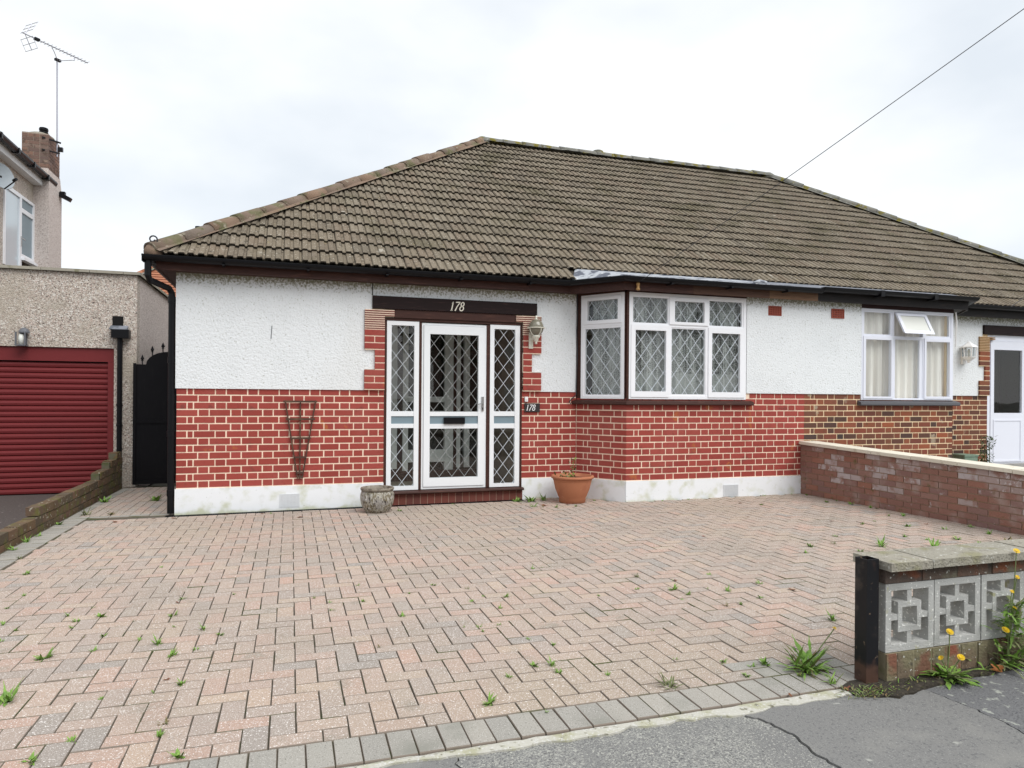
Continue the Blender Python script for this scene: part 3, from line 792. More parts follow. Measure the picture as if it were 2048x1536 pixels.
# bay: angled face
P = plan(PIN, dA)
bay2 = window(house, P, ((.08, .741, 1.37, 2.765), (.118, .70, 1.405, 2.725)), [(.118, .70, 2.336, 2.37)],
              [((.120, .70, 2.37, 2.727), (.184, .645, 2.418, 2.685), True), ((.118, .70, 1.405, 2.336), (.145, .68, 1.426, 2.308), False)], m_upvc, lead=[(.05, .03), (.06, .05), m_lead])
b = MB()
b.prism([(5.405, 1.352), (5.435, 1.352), (5.435, 2.77), (5.405, 2.77)], YB - .012, YB + .06)
b.obox(PIN + dA * .745 + nA * (-.02) + Vector((0, 0, 2.061)), dA * .006, nA * .03, Vector((0, 0, .709)))
b.obox(PIN + dA * .045 + nA * (-.03) + Vector((0, 0, 2.085)), dA * .03, nA * .028, Vector((0, 0, .735)))
b.box(5.437, 7.23, YB - .012, YB + .06, 2.768, 2.80)
b.obox(PIN + dA * .40 + nA * (-.02) + Vector((0, 0, 2.785)), dA * .335, nA * .03, Vector((0, 0, .017)))
b.build('bay_posts', m_brown, house)
MB().sweep([(PIN - dA * .03)[:2], (5.41, YB), (7.325, YB)], [(-.04, 1.296), (.055, 1.29), (.066, 1.302), (.06, 1.335), (-.04, 1.368)]).build('window_sill', m_brown, house)
MB().tube([(4.962, -.03, 2.79), (4.968, -.034, 2.5), (4.958, -.032, 2.3), (4.97, -.034, 2.0), (4.963, -.03, 1.7), (4.955, -.034, 1.42), (4.90, -.03, 1.37), (4.86, -.03, 1.33), (4.88, -.03, 1.29)], .007, 6).build('wiring', m_cable, house)

# glazed porch screen
P = plan(Vector((0, .012, 0)), X1)
def glazed_unit(name, outer, tops, mids, lows, mat, opening, lz, camemat):
    bm = MB()
    (x0, x1, z0, z1) = outer
    a0, a1 = tops[0], tops[1]
    rect_bars(bm, P, ((x0, x1, z0, z1), (a0, a1, lows[2], tops[3])), -.04, .018)
    for (c0, c1) in ((mids[3], tops[2]), (lows[3], mids[2])):
        bm.obox(P((a0 + a1) / 2, -.013, (c0 + c1) / 2), Vector(((a1 - a0) / 2, 0, 0)), Vector((0, .026, 0)), Vector((0, 0, (c1 - c0) / 2)))
    fr = bm.build(name, mat, house)
    pane(P, tops, fr, m_glassdark, -.012); pane(P, lows, fr, m_glassdark, -.012)
    bm = MB(); bm.obox(P((a0 + a1) / 2, -.012, (mids[2] + mids[3]) / 2), Vector(((a1 - a0) / 2, 0, 0)), Vector((0, .012, 0)), Vector((0, 0, (mids[3] - mids[2]) / 2)))
    bm.build('panel', m_panelgrey, fr)
    for g, ph in ((tops, lz), (lows, (lz[0], lz[1] + .1))):
        bm = MB(); lattice(bm, lambda u, o, z: P(u, o - .012, z), *g, ph=ph); bm.build('lead_lattice', camemat, fr)
    return fr
glazed_unit('sidelight', (2.396, 2.802, .198, 2.334), (2.454, 2.742, 1.195, 2.28), (2.454, 2.742, 1.037, 1.133), (2.454, 2.738, .247, .983), m_door, False, (.06, .06), m_lead)
glazed_unit('sidelight', (3.743, 4.154, .198, 2.334), (3.80, 4.089, 1.193, 2.28), (3.80, 4.089, 1.034, 1.132), (3.80, 4.089, .243, .970), m_door, False, (.05, .05), m_lead)
bm = MB(); rect_bars(bm, P, ((2.839, 3.694, .198, 2.322), (2.862, 3.672, .226, 2.300)), -.05, .006); bm.build('door_frame', m_door, house)
door = glazed_unit('door', (2.866, 3.668, .230, 2.296), (2.946, 3.585, 1.189, 2.185), (2.946, 3.585, 1.033, 1.133), (2.946, 3.585, .340, .972), m_door, True, (.05, .02), m_camedark)
MB().box(3.129, 3.404, -.026, .02, 1.032, 1.115).build('letterbox', m_black, door)
b = MB(); b.box(3.627, 3.659, -.018, -.006, 1.20, 1.386); b.bar((3.645, -.045, 1.30), (3.56, -.045, 1.285), .014, .012); b.box(3.638, 3.650, -.045, -.01, 1.292, 1.306)
b.build('handle', m_silver, door)
b = MB(); b.box(3.636, 3.648, -.021, -.018, 1.215, 1.245); b.build('keyhole', m_hole, door)

# what stands behind the porch glass
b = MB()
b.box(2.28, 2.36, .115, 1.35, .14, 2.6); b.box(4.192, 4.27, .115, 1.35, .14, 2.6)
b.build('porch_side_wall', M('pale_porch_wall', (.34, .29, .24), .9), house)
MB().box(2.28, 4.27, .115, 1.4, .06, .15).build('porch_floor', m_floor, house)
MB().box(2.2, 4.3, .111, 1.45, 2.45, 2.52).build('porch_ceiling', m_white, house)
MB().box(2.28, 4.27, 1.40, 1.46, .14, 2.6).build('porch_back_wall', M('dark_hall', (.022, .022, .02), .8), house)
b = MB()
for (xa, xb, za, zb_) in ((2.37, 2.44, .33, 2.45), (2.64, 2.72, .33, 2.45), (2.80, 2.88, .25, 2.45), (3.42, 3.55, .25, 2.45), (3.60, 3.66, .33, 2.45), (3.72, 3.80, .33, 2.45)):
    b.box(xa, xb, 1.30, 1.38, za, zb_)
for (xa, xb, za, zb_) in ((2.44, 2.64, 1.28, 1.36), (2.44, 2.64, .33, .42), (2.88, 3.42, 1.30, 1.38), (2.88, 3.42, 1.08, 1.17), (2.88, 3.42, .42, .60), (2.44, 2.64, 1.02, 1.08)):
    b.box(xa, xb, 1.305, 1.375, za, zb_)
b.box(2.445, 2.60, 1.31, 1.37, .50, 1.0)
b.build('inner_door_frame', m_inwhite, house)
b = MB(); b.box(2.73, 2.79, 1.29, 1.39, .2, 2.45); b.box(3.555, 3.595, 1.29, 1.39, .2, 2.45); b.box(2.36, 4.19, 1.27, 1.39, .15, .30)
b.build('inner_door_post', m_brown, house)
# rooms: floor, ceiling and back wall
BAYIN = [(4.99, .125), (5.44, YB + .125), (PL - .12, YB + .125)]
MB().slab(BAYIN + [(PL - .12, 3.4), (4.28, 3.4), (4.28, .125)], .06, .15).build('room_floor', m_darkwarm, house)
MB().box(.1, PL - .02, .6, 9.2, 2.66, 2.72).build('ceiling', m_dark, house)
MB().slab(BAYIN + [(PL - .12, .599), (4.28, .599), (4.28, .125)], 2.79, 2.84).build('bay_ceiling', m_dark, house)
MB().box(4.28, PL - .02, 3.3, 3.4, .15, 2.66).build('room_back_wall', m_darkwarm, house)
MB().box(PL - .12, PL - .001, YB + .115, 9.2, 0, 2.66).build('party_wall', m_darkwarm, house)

# air bricks and vents
def airbrick(parent, xc, zc, y, w, h, nx, nz, mat, name, margin=.02):
    bm = MB()
    px, pz = (w - margin) / nx, (h - margin) / nz
    bw = .42
    xs = [xc - w / 2 + margin / 2 + px * (i) for i in range(nx + 1)]
    zs = [zc - h / 2 + margin / 2 + pz * (i) for i in range(nz + 1)]
    for i, x_ in enumerate(xs):
        lo = xc - w / 2 if i == 0 else x_ - px * bw / 2
        hi = xc + w / 2 if i == nx else x_ + px * bw / 2
        bm.box(lo, hi, y - .012, y + .01, zc - h / 2, zc + h / 2)
    for i, z_ in enumerate(zs):
        lo = zc - h / 2 if i == 0 else z_ - pz * bw / 2
        hi = zc + h / 2 if i == nz else z_ + pz * bw / 2
        bm.box(xc - w / 2 + .001, xc + w / 2 - .001, y - .010, y + .009, lo + (.001 if i == 0 else 0), hi - (.001 if i == nz else 0))
    o = bm.build(name, mat, parent)
    MB().box(xc - w / 2 + .004, xc + w / 2 - .004, y + .006, y + .008, zc - h / 2 + .004, zc + h / 2 - .004).build('vent_shadow', m_hole, o)
airbrick(house, 7.695, 2.615, YB - .006, .222, .136, 7, 4, m_airbrick, 'air_brick')
airbrick(house, 1.245, .122, -.010, .232, .162, 13, 9, m_ventwhite, 'vent_grille')
airbrick(house, 6.992, .130, YB - .014, .238, .158, 13, 9, m_ventwhite, 'vent_grille')

# ------------------------------------------------------------------ roof shared out between the two halves
EY, EZ, RY, RZZ = -.27, 2.93, 4.75, 6.50
EXL, EXR, HXL, HXR = -.27, 16.70, 4.90, 11.75
SL = math.hypot(RY - EY, RZZ - EZ); PA = math.atan2(RZZ - EZ, RY - EY)
cp, spn = math.cos(PA), math.sin(PA)
def RF(u, s, h): return Vector((u, EY + s * cp - h * spn, EZ + s * spn + h * cp))
hipL = lambda s: EXL + (HXL - EXL) * s / SL
hipR = lambda s: EXR + (HXR - EXR) * s / SL
TW, NR = .2045, 19
TG = SL / NR
prof = [(0, .004), (.010, .021), (.062, .022), (.072, .002), (.106, .001), (.116, .021), (.170, .022), (.180, .001), (.2005, .0)]
LIP, TL_, H0, H1 = .016, .385, .030, -.004
def tile_geo(bm, put, clamp=None):
    n = len(bm.v); k = len(prof)
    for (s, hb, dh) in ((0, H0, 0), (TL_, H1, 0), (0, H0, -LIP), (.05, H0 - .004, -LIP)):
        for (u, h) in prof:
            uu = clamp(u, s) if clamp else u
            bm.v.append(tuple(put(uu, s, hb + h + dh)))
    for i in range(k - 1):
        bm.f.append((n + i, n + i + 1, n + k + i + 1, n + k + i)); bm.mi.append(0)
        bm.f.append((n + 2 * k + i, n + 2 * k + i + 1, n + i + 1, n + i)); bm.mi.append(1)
        bm.f.append((n + 3 * k + i, n + 3 * k + i + 1, n + 2 * k + i + 1, n + 2 * k + i)); bm.mi.append(1)
bm = MB(); tile_geo(bm, lambda u, s, h: Vector((u, s, h)))
tile_me = bm.mesh('roof_tile', [m_tile, m_tile_edge])
whole, edge = [], []
ncol = int((EXR - EXL) / TW) + 1
for r in range(NR):
    s0 = r * TG
    for c in range(ncol):
        u0 = EXL + c * TW
        if r == 0 and 4.93 < u0 + TW / 2 < 11.68: continue
        if u0 + TW < hipL(s0) or u0 > hipR(s0): continue
        if u0 > hipL(s0 + TL_) and u0 + TW < hipR(s0 + TL_): whole.append((u0, s0, r))
        else: edge.append((u0, s0))
def plain_slope(bm, a, b_, c_, d_, n, step=.02, mi=0):
    """rows of lapped tile courses between eave a-b and ridge d-c"""
    a, b_, c_, d_ = map(Vector, (a, b_, c_, d_))
    nn = (b_ - a).cross(d_ - a).normalized()
    for i in range(n):
        t0, t1 = i / n, (i + 1.05) / n
        p, q, r2, s2 = a.lerp(d_, t0), b_.lerp(c_, t0), b_.lerp(c_, min(1, t1)), a.lerp(d_, min(1, t1))
        bm.face([p + nn * step, q + nn * step, r2, s2], mi); bm.face([p, q, q + nn * step, p + nn * step], mi)

nhouse = thing('attached_bungalow', 'adjoining bungalow with brown unpainted bricks and a white door beyond the party wall', 'house', (12.0, 0, 0))
for (par, lo, hi) in ((house, -9, PL), (nhouse, PL, 99)):
    mine = [t for t in whole if lo <= t[0] + TW / 2 < hi]
    mine.sort(key=lambda t: (RF(t[0], t[1], 0) - CAM).length)
    for (u0, s0, r) in mine[:300]:
        piece(tile_me, 'roof_tile', par, RF(u0, s0, random.gauss(0, .0018)), RX(PA + random.gauss(0, .004)) @ RZ(random.gauss(0, .006)))
    bm = MB()
    for (u0, s0, r) in mine[300:]:
        j, rz = random.gauss(0, .0018), random.gauss(0, .005)
        tile_geo(bm, lambda u, s, h: RF(u0 + u - s * rz, s0 + s + u * rz, h + j))
    for (u0, s0) in edge:
        if lo <= u0 + TW / 2 < hi:
            tile_geo(bm, lambda u, s, h: RF(u0 + u, s0 + s, h), lambda u, s: min(max(u0 + u, hipL(min(s0 + s, SL))), hipR(min(s0 + s, SL))) - u0)
    bm.build('roof_tiling', [m_tile, m_tile_edge], par, kind='stuff')
    # deck under the tiles, rear and end slopes
    xa, xb = (EXL, PL) if par is house else (PL, EXR)
    ra, rb = (HXL, PL) if par is house else (PL, HXR)
    bm = MB()
    a, b_, c_, d_ = RF(xa, 0, -.012), RF(xb, 0, -.012), Vector((rb, RY, RZZ - .015)), Vector((ra, RY, RZZ - .015))
    bm.face([a, b_, c_, d_])
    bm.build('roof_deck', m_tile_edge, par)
    bm = MB()
    plain_slope(bm, (xb, 9.77, EZ), (xa, 9.77, EZ), (ra, RY, RZZ - .03), (rb, RY, RZZ - .03), 19)
    if par is house: plain_slope(bm, (EXL, 9.77, EZ), (EXL, EY, EZ), (HXL, RY, RZZ - .03), (HXL, RY, RZZ - .03), 19)
    else: plain_slope(bm, (EXR, EY, EZ), (EXR, 9.77, EZ), (HXR, RY, RZZ - .03), (HXR, RY, RZZ - .03), 19)
    bm.build('rear_roof', [m_tile], par, fix=False)

# half-round ridge and hip tiles bedded in mortar
def ridge_mesh(mat, L=.44, r=.105):
    bm = MB(); n = 9
    for (x_, rr) in ((0, r * 1.06), (L, r * .96), (0, r * .86), (L, r * .78)):
        for k in range(n):
            t = math.pi * (-.02 + 1.04 * k / (n - 1))
            bm.v.append((x_, math.cos(t) * rr, math.sin(t) * rr * .82))
    for k in range(n - 1):
        bm.f.append((k, n + k, n + k + 1, k + 1)); bm.mi.append(0)
        bm.f.append((2 * n + k, k, k + 1, 2 * n + k + 1)); bm.mi.append(0)
        bm.f.append((n + k, 3 * n + k, 3 * n + k + 1, n + k + 1)); bm.mi.append(0)
    me = bm.mesh('ridge_tile', mat)
    me.polygons.foreach_set('use_smooth', [i % 3 == 0 for i in range(len(me.polygons))])
    return me
rm, rg = ridge_mesh(m_ridge), ridge_mesh(m_ridgegrey)
def ridge_line(par, p, q, me, n, sag=0.0):
    p, q = Vector(p), Vector(q); d = (q - p); L = d.length; d.normalize()
    side = Vector((0, 0, 1)).cross(d).normalized(); up = d.cross(side)
    for i in range(n):
        c = p + d * (L * i / n) + up * random.gauss(0, .004)
        rot = Matrix((d, side, up)).transposed() @ Matrix.Rotation(random.gauss(0, .02), 3, 'X') @ Matrix.Rotation(random.gauss(0, .008), 3, 'Y')
        piece(me, 'ridge_tile', par, c, rot, (L / n / .43, random.uniform(.95, 1.06), random.uniform(.95, 1.06)))
    bm = MB(); k = 26
    lp, rp = [], []
    for i in range(k + 1):
        c = p + d * (L * i / k)
        lp.append(c + side * (.15 + random.uniform(-.03, .02)) - up * .02); rp.append(c - side * (.15 + random.uniform(-.03, .02)) - up * .02)
    for i in range(k):
        m0, m1 = p + d * (L * i / k) + up * .06, p + d * (L * (i + 1) / k) + up * .06
        bm.face([lp[i], lp[i + 1], m1, m0]); bm.face([m0, m1, rp[i + 1], rp[i]])
    bm.build('ridge_bedding', m_ridge if me is rm else m_ridgegrey, par)
HL0, HL1, HR0, HR1 = Vector((EXL + .03, EY + .03, EZ + .05)), Vector((HXL, RY, RZZ + .04)), Vector((EXR, EY, EZ + .05)), Vector((HXR, RY, RZZ + .04))
for xx in (HXL, HXR): MB().lathe(xx, RY, [(.17, RZZ - .03), (.14, RZZ + .07), (.08, RZZ + .115), (.001, RZZ + .125)], 14).build('ridge_bedding', m_ridgegrey, house if xx < PL else nhouse, smooth=True)
ridge_line(house, HL0, HL1, rm, 19)
mid = Vector((PL, RY, RZZ + .03))
ridge_line(house, HL1, mid, rg, 8)
ridge_line(nhouse, mid, HR1, rg, 8)
ridge_line(nhouse, HR0, HR1, rg, 19)
MB().lathe(7.72, 5.35, [(.13, 6.2), (.11, 6.80), (.125, 6.81), (.125, 6.85), (.10, 6.87)], 16).build('chimney_pot', m_ridgegrey, house, fix=True)
MB().tube([(-.13, 3.0, 0), (-.13, 3.0, 4.0)], .056, 12).build('vent_pipe', m_greenpipe, house)
bm = MB(); bm.lathe(HL0.x + .03, HL0.y + .03, [(.10, EZ - .02), (.105, EZ + .05), (.075, EZ + .11), (.001, EZ + .125)], 12); bm.build('ridge_bedding', m_ridge, house, smooth=True)
# wrought hip iron
pts = [(-.20, -.28, 2.90), (-.215, -.285, 2.97), (-.185, -.26, 3.04), (-.165, -.25, 3.08)]
for k in range(15):
    t = math.radians(-25 + k * 27); rr = .047 - k * .0021
    pts.append((-.212 + rr * math.cos(t), -.26, 3.10 + rr * math.sin(t)))
MB().tube(pts, .0085, 6).build('hip_iron', m_iron, house)

# eaves: fascia, soffit, gutter
pathA = [(-.19, 9.3), (-.19, -.19), (4.80, -.19), (5.30, -.78), (PL + .10, -.78)]
pathN = [(PL + .10, -.78), (11.13, -.78), (11.63, -.19), (16.62, -.19), (16.62, 9.3)]
gut = [(.012 + .058 - .058 * math.cos(math.pi * k / 8), 2.918 - .058 * math.sin(math.pi * k / 8)) for k in range(9)] + [(.122, 2.918), (.122, 2.926), (.014, 2.926)]
MB().sweep(pathA[:3], [(-.02, 2.785), (0, 2.785), (0, 2.93), (-.02, 2.93)]).build('fascia', m_brown, house)
MB().sweep([pathA[2], pathA[3], (6.3, -.78)], [(-.02, 2.765), (0, 2.765), (0, 2.93), (-.02, 2.93)]).build('fascia', m_brown, house)
MB().sweep([(6.302, -.78), (7.5, -.78)], [(-.02, 2.765), (0, 2.765), (0, 2.93), (-.02, 2.93)]).build('fascia', M('faded_brown_fascia', (.085, .042, .026), .65, layers=[(3, .45, .7, (.06, .028, .02), 4, (1, 6, 10))]), house)
MB().sweep([(7.502, -.78), (PL + .10, -.78)], [(-.02, 2.765), (0, 2.765), (0, 2.93), (-.02, 2.93)]).build('fascia', m_brownlight, house, label='weathered light brown fascia board')
MB().sweep(pathA, [(-.021, 2.79), (-.30, 2.79), (-.30, 2.80), (-.021, 2.80)]).build('soffit', m_brown, house)
MB().sweep(pathA, gut).build('gutter', m_black, house)
MB().box(-.315, -.305, -.31, -.19, 2.85, 2.93).build('gutter_end', m_black, house)
b = MB()
x = .5
while x < 4.7:
    b.box(x, x + .03, -.327, -.185, 2.848, 2.862); x += .92
for x in (5.9, 6.8, 7.7): b.box(x, x + .03, -.915, -.775, 2.848, 2.862)
b.build('gutter_bracket', m_black, house)
MB().sweep(pathN, [(-.02, 2.765), (0, 2.765), (0, 2.93), (-.02, 2.93)]).build('fascia', m_blackwood, nhouse)
MB().sweep(pathN, [(-.021, 2.79), (-.30, 2.79), (-.30, 2.80), (-.021, 2.80)]).build('soffit', m_blackwood, nhouse)
MB().sweep(pathN, [(p[0] * 1.1, p[1] + .022) for p in gut]).build('gutter', m_black, nhouse)
b = MB()
for x in (9.3, 10.3): MB().box(x, x + .07, -.921, -.79, 2.865, 2.952).build('gutter_union', m_black, nhouse)
# lead apron over the bay eaves
def apron(par, xl, xr, left_corner, right_corner, mat):
    bm = MB()
    topz, botz = EZ + (0.02 - EY) * math.tan(PA) + .012, 2.945
    T = [(4.95 if left_corner else xl, .02, topz), (xr, .02, topz)]
    B = []
    if left_corner: B += [(4.80, -.25, botz), (5.28, -.84, botz)]
    else: B += [(xl, -.84, botz)]
    if right_corner: B += [(11.15, -.84, botz), (11.60, -.28, botz)]
    else: B += [(xr, -.84, botz)]
    ring = B + T[::-1]
    bm.face(ring)
    bm.face([(x_, y_, z_ - .02) for x_, y_, z_ in ring][::-1])
    for i in range(len(B) - 1):
        p, q = B[i], B[i + 1]
        bm.face([(p[0], p[1], p[2] - .02), (q[0], q[1], q[2] - .02), q, p])
    return bm.build('lead_flashing', mat, par)
apron(house, 4.60, 7.46, True, False, m_flash)
apron(house, 7.462, PL, False, False, m_flashgrey)
apron(nhouse, PL + .002, 11.68, False, True, m_flashgrey)
MB().tube([(7.22, -.82, 2.955), (7.32, -.80, 2.975), (7.42, -.81, 2.965)], [.02, .035, .028], 8).build('mortar_lump', m_flash, house, smooth=True)
# side downpipe with swan neck
b = MB()
b.tube([(-.262, -.245, 2.87), (-.262, -.245, 2.70), (-.245, -.23, 2.655), (-.085, .0, 2.60), (-.06, .02, 2.55), (-.058, .022, 2.45)], .036, 10)
b.tube([(-.058, .022, 2.45), (-.058, .022, .02)], .038, 10)
for z in (2.44, 1.75, .9, .22): b.tube([(-.058, .022, z), (-.058, .022, z + .07)], .044, 10)
b.build('downpipe', m_black, house)

# ------------------------------------------------------------------ attached bungalow
b = MB()
b.box(PL, 11.0, YB + .004, YB + .11, 0, 1.352); b.box(PL, 9.218, YB + .004, YB + .11, 1.352, 2.80)
QN, QO = Vector((11.0, YB, 0)), Vector((11.44, 0, 0))
dN = (QO - QN).normalized(); LN = (QO - QN).length; nN = Vector((dN.y, -dN.x, 0))
b.obox(QN + dN * (LN / 2) - nN * .054 + Vector((0, 0, .675)), dN * (LN / 2), nN * .05, Vector((0, 0, .675)))
b.obox(QN + dN * (LN / 2) - nN * .054 + Vector((0, 0, 2.09)), dN * (LN / 2), nN * .05, Vector((0, 0, .73)))
b.box(11.44, 12.535, .004, .11, 0, 2.82); b.box(13.5, 16.43, .004, .11, 0, 2.82); b.box(12.535, 13.5, .02, .11, 2.5, 2.82)
b.build('wall', m_nmortar, nhouse)
b = MB(); b.box(16.33, 16.43, .111, 9.3, 0, 2.82); b.box(PL, 16.33, 9.2, 9.3, 0, 2.82); b.build('side_wall', m_render, nhouse)
its = wall_bricks(Vector((PL, YB, 0)), X1, 0.0, 11.0 - PL, PT, range(-3, 13))
its += wall_bricks(Vector((PL, YB, 0)), X1, 0.0, 9.21 - PL, PT, [13])
its += wall_bricks(QN, dN, 0, LN, PT, range(-3, 13))
its += wall_bricks(Vector((11.44, 0, 0)), X1, 0.0, 12.535 - 11.44, PT, range(-3, 14))
for k in range(9):
    z = zq + k * CH + CH / 2
    xa = 12.437 if 3 <= k <= 5 else 12.315
    its.append((((xa + 12.537) / 2, -.021, z), (12.537 - xa, .05, CH - .0145), 0, 0))
box_pieces(its, nhouse, m_nbrick, 'brick')
b = MB(); b.box(12.44, 12.534, -.040, .003, zq - .006, zq + 9 * CH - .006); b.build('quoin_mortar', m_nmortar, nhouse)
b = MB(); b.box(12.316, 12.439, -.040, .003, zq - .006, zq + 3 * CH - .006); b.build('quoin_mortar', m_nmortar, nhouse)
b = MB(); b.box(12.316, 12.439, -.040, .003, zq + 6 * CH - .006, zq + 9 * CH - .006); b.build('quoin_mortar', m_nmortar, nhouse)
b = MB(); b.box(12.316, 12.534, -.040, .003, zq + 9 * CH - .005, 2.46); b.build('quoin_mortar', m_nmortar, nhouse)
me_nc = MB().box(-.5, .5, -.5, .5, -.5, .5).mesh('creasing_tile', m_ncrease)
for k in range(9):
    xb = 12.655 if k >= 7 else 12.537
    piece(me_nc, 'creasing_tile', nhouse, Vector(((12.31 + xb) / 2, -.023, zq + 9 * CH + .012 + k * .0272)), None, (xb - 12.31, .046, .018))
MB().prism([(PL + .001, 1.458), (9.214, 1.458), (9.214, 2.80), (PL + .001, 2.80)], YB + f, YB + .003).build('render_panel', m_render, nhouse)
MB().prism([(11.44, 1.458), (12.313, 1.458), (12.313, zq + 3 * CH), (12.436, zq + 3 * CH), (12.436, zq + 6 * CH), (12.313, zq + 6 * CH), (12.313, 2.462), (12.40, 2.462), (12.40, 2.82), (11.44, 2.82)], f, .003).build('render_panel', m_render, nhouse)
MB().prism([(12.404, 2.662), (14.6, 2.662), (14.6, 2.82), (12.404, 2.82)], f, .018).build('render_panel', m_render, nhouse)
MB().prism([(13.6, 0.3), (16.43, .3), (16.43, 2.82), (14.61, 2.82), (14.61, 2.49), (13.6, 2.49)], f, .003).build('render_panel', m_render, nhouse)
MB().box(12.406, 14.58, -.048, -.012, 2.503, 2.658).build('lintel_board', m_lintel, nhouse)
airbrick(nhouse, 8.774, 2.622, YB - .020, .222, .136, 7, 4, m_airbrick, 'air_brick')
P = plan(Vector((0, YB, 0)), X1)
NLs = [((9.262, 9.79, 2.335, 2.69), (9.275, 9.765, 2.352, 2.675), False), ((9.835, 10.41, 2.335, 2.69), (9.89, 10.36, 2.385, 2.645), True), ((10.425, 10.95, 2.335, 2.69), (10.452, 10.915, 2.36, 2.678), False),
       ((9.25, 9.80, 1.40, 2.318), (9.293, 9.769, 1.43, 2.27), True), ((9.83, 10.385, 1.40, 2.30), (9.855, 10.328, 1.407, 2.287), False), ((10.41, 10.96, 1.40, 2.318), (10.447, 10.912, 1.437, 2.272), True)]
nwin = window(nhouse, P, ((9.22, 10.99, 1.38, 2.725), (9.262, 10.948, 1.40, 2.69)),
              [(9.79, 9.83, 1.40, 2.69), (10.385, 10.425, 1.40, 2.69), (9.262, 9.79, 2.30, 2.335), (9.83, 10.385, 2.30, 2.335), (10.425, 10.948, 2.30, 2.335)], NLs, m_upvcn, skip=(1,))
# the top vent stands open, hinged along its head
ta = math.radians(27)
hx = Vector((0, YB, 2.69))
def PV_(u, o, z):
    dz = z - 2.69
    return Vector((u, YB - .02 - o * math.cos(ta) + dz * math.sin(ta), 2.69 + dz * math.cos(ta) + o * math.sin(ta) * -1))
bm = MB()
(a0, a1, c0, c1), (g0, g1, h0, h1) = NLs[1][0], NLs[1][1]
for (p0, p1, q0, q1) in ((a0, g0, c0, c1), (g1, a1, c0, c1), (g0, g1, c0, h0), (g0, g1, h1, c1)):
    bm.obox(PV_((p0 + p1) / 2, 0, (q0 + q1) / 2), Vector(((p1 - p0) / 2, 0, 0)), (PV_(0, .022, 0) - PV_(0, 0, 0)), (PV_(0, 0, (q1 - q0) / 2) - PV_(0, 0, 0)))
bm.build('sash', m_upvcn, nwin, label='top vent propped open')
bm = MB(); bm.face([PV_(g0, 0, h0), PV_(g1, 0, h0), PV_(g1, 0, h1), PV_(g0, 0, h1)]); bm.build('pane', m_frost, nwin)
MB().sweep([(9.165, YB), (11.08, YB)], [(-.04, 1.30), (.06, 1.296), (.07, 1.31), (.065, 1.345), (-.04, 1.378)]).build('window_sill', M('grey_sill', (.10, .10, .11), .6), nhouse)
b = MB(); b.box(9.215, 11.0, YB - .012, YB + .06, 2.728, 2.80); b.build('window_head', M('dark_maroon_wood', (.035, .014, .014), .6), nhouse)
MB().tube([(11.03, YB - .02, 2.74), (11.05, YB - .02, 2.6), (11.035, YB - .02, 2.2)], .012, 6).build('wiring', m_white, nhouse)
# white front door
b = MB(); P = plan(Vector((0, .012, 0)), X1)
rect_bars(b, P, ((12.538, 13.50, .30, 2.498), (12.60, 13.44, .32, 2.40)), -.04, .012); b.build('door_frame', m_upvcn, nhouse)
b = MB(); rect_bars(b, P, ((12.603, 13.437, .322, 2.397), (12.68, 13.335, 1.168, 2.25)), -.02, .022)
nd = b.build('door', m_upvcn, nhouse)
pane(P, (12.68, 13.335, 1.168, 2.25), nd, m_glass, -.004)
b = MB(); rect_bars(b, P, ((12.665, 13.32, .335, 1.055), (12.69, 13.295, .36, 1.03)), .0225, .030); b.build('panel_moulding', m_upvcn, nd)
MB().box(12.55, 13.48, .5, .55, .1, 2.6).build('hall_wall', m_dark, nhouse)
MB().box(12.3, 13.7, -.12, .02, .20, .298).build('door_step', m_slab, nhouse)
# room behind the neighbour's bay
MB().box(PL + .001, 11.4, 2.4, 2.5, 0, 2.66).build('room_back_wall', m_darkwarm, nhouse)
MB().box(PL + .001, 10.95, YB + .13, 2.4, 2.66, 2.72).build('ceiling', m_dark, nhouse)

# ------------------------------------------------------------------ curtains
def curtain(name, label, cat, O, d, u0, u1, z0, z1, amp, wl, mat, off=.12):
    n = Vector((d.y, -d.x, 0)); bm = MB(); k = int((u1 - u0) / .012); rows = 6
    prev = None
    for i in range(k + 1):
        u = u0 + (u1 - u0) * i / k
        col = []
        for j in range(rows + 1):
            t = j / rows
            a = amp * (.6 + .4 * t) * (math.sin(2 * math.pi * u / wl + .8 * math.sin(3.1 * u + t)) + .4 * math.sin(2 * math.pi * u / (wl * .43) + 1.3 * t))
            q = O + d * u - n * (off + a); col.append((q.x, q.y, z1 + (z0 - z1) * t))
        if prev:
            for j in range(rows): bm.face([prev[j], prev[j + 1], col[j + 1], col[j]])
        prev = col
    o = bm.build(name, mat)
    o.data.polygons.foreach_set('use_smooth', [True] * len(o.data.polygons))
    return props(o, label, cat)
curtain('net_curtain', 'lace net curtain hanging in folds behind the front of the leaded bay window', 'curtain', Vector((0, YB, 0)), X1, 5.50, 7.20, 1.36, 2.74, .028, .17, m_net, .09)
curtain('net_curtain', 'lace net curtain hanging behind the narrow angled light of the bay window', 'curtain', PIN, dA, .22, .70, 1.36, 2.74, .020, .14, m_net, .085)
curtain('net_curtain', 'pale short net gathered low behind the bay window lace', 'curtain', Vector((0, YB, 0)), X1, 5.50, 7.18, 1.36, 1.72, .008, .10, m_netfine, .16)
curtain('window_curtain', 'plain beige curtain drawn across the window of the adjoining bungalow', 'curtain', Vector((0, YB, 0)), X1, 9.25, 10.98, 1.38, 2.76, .026, .17, m_curtain, .10)

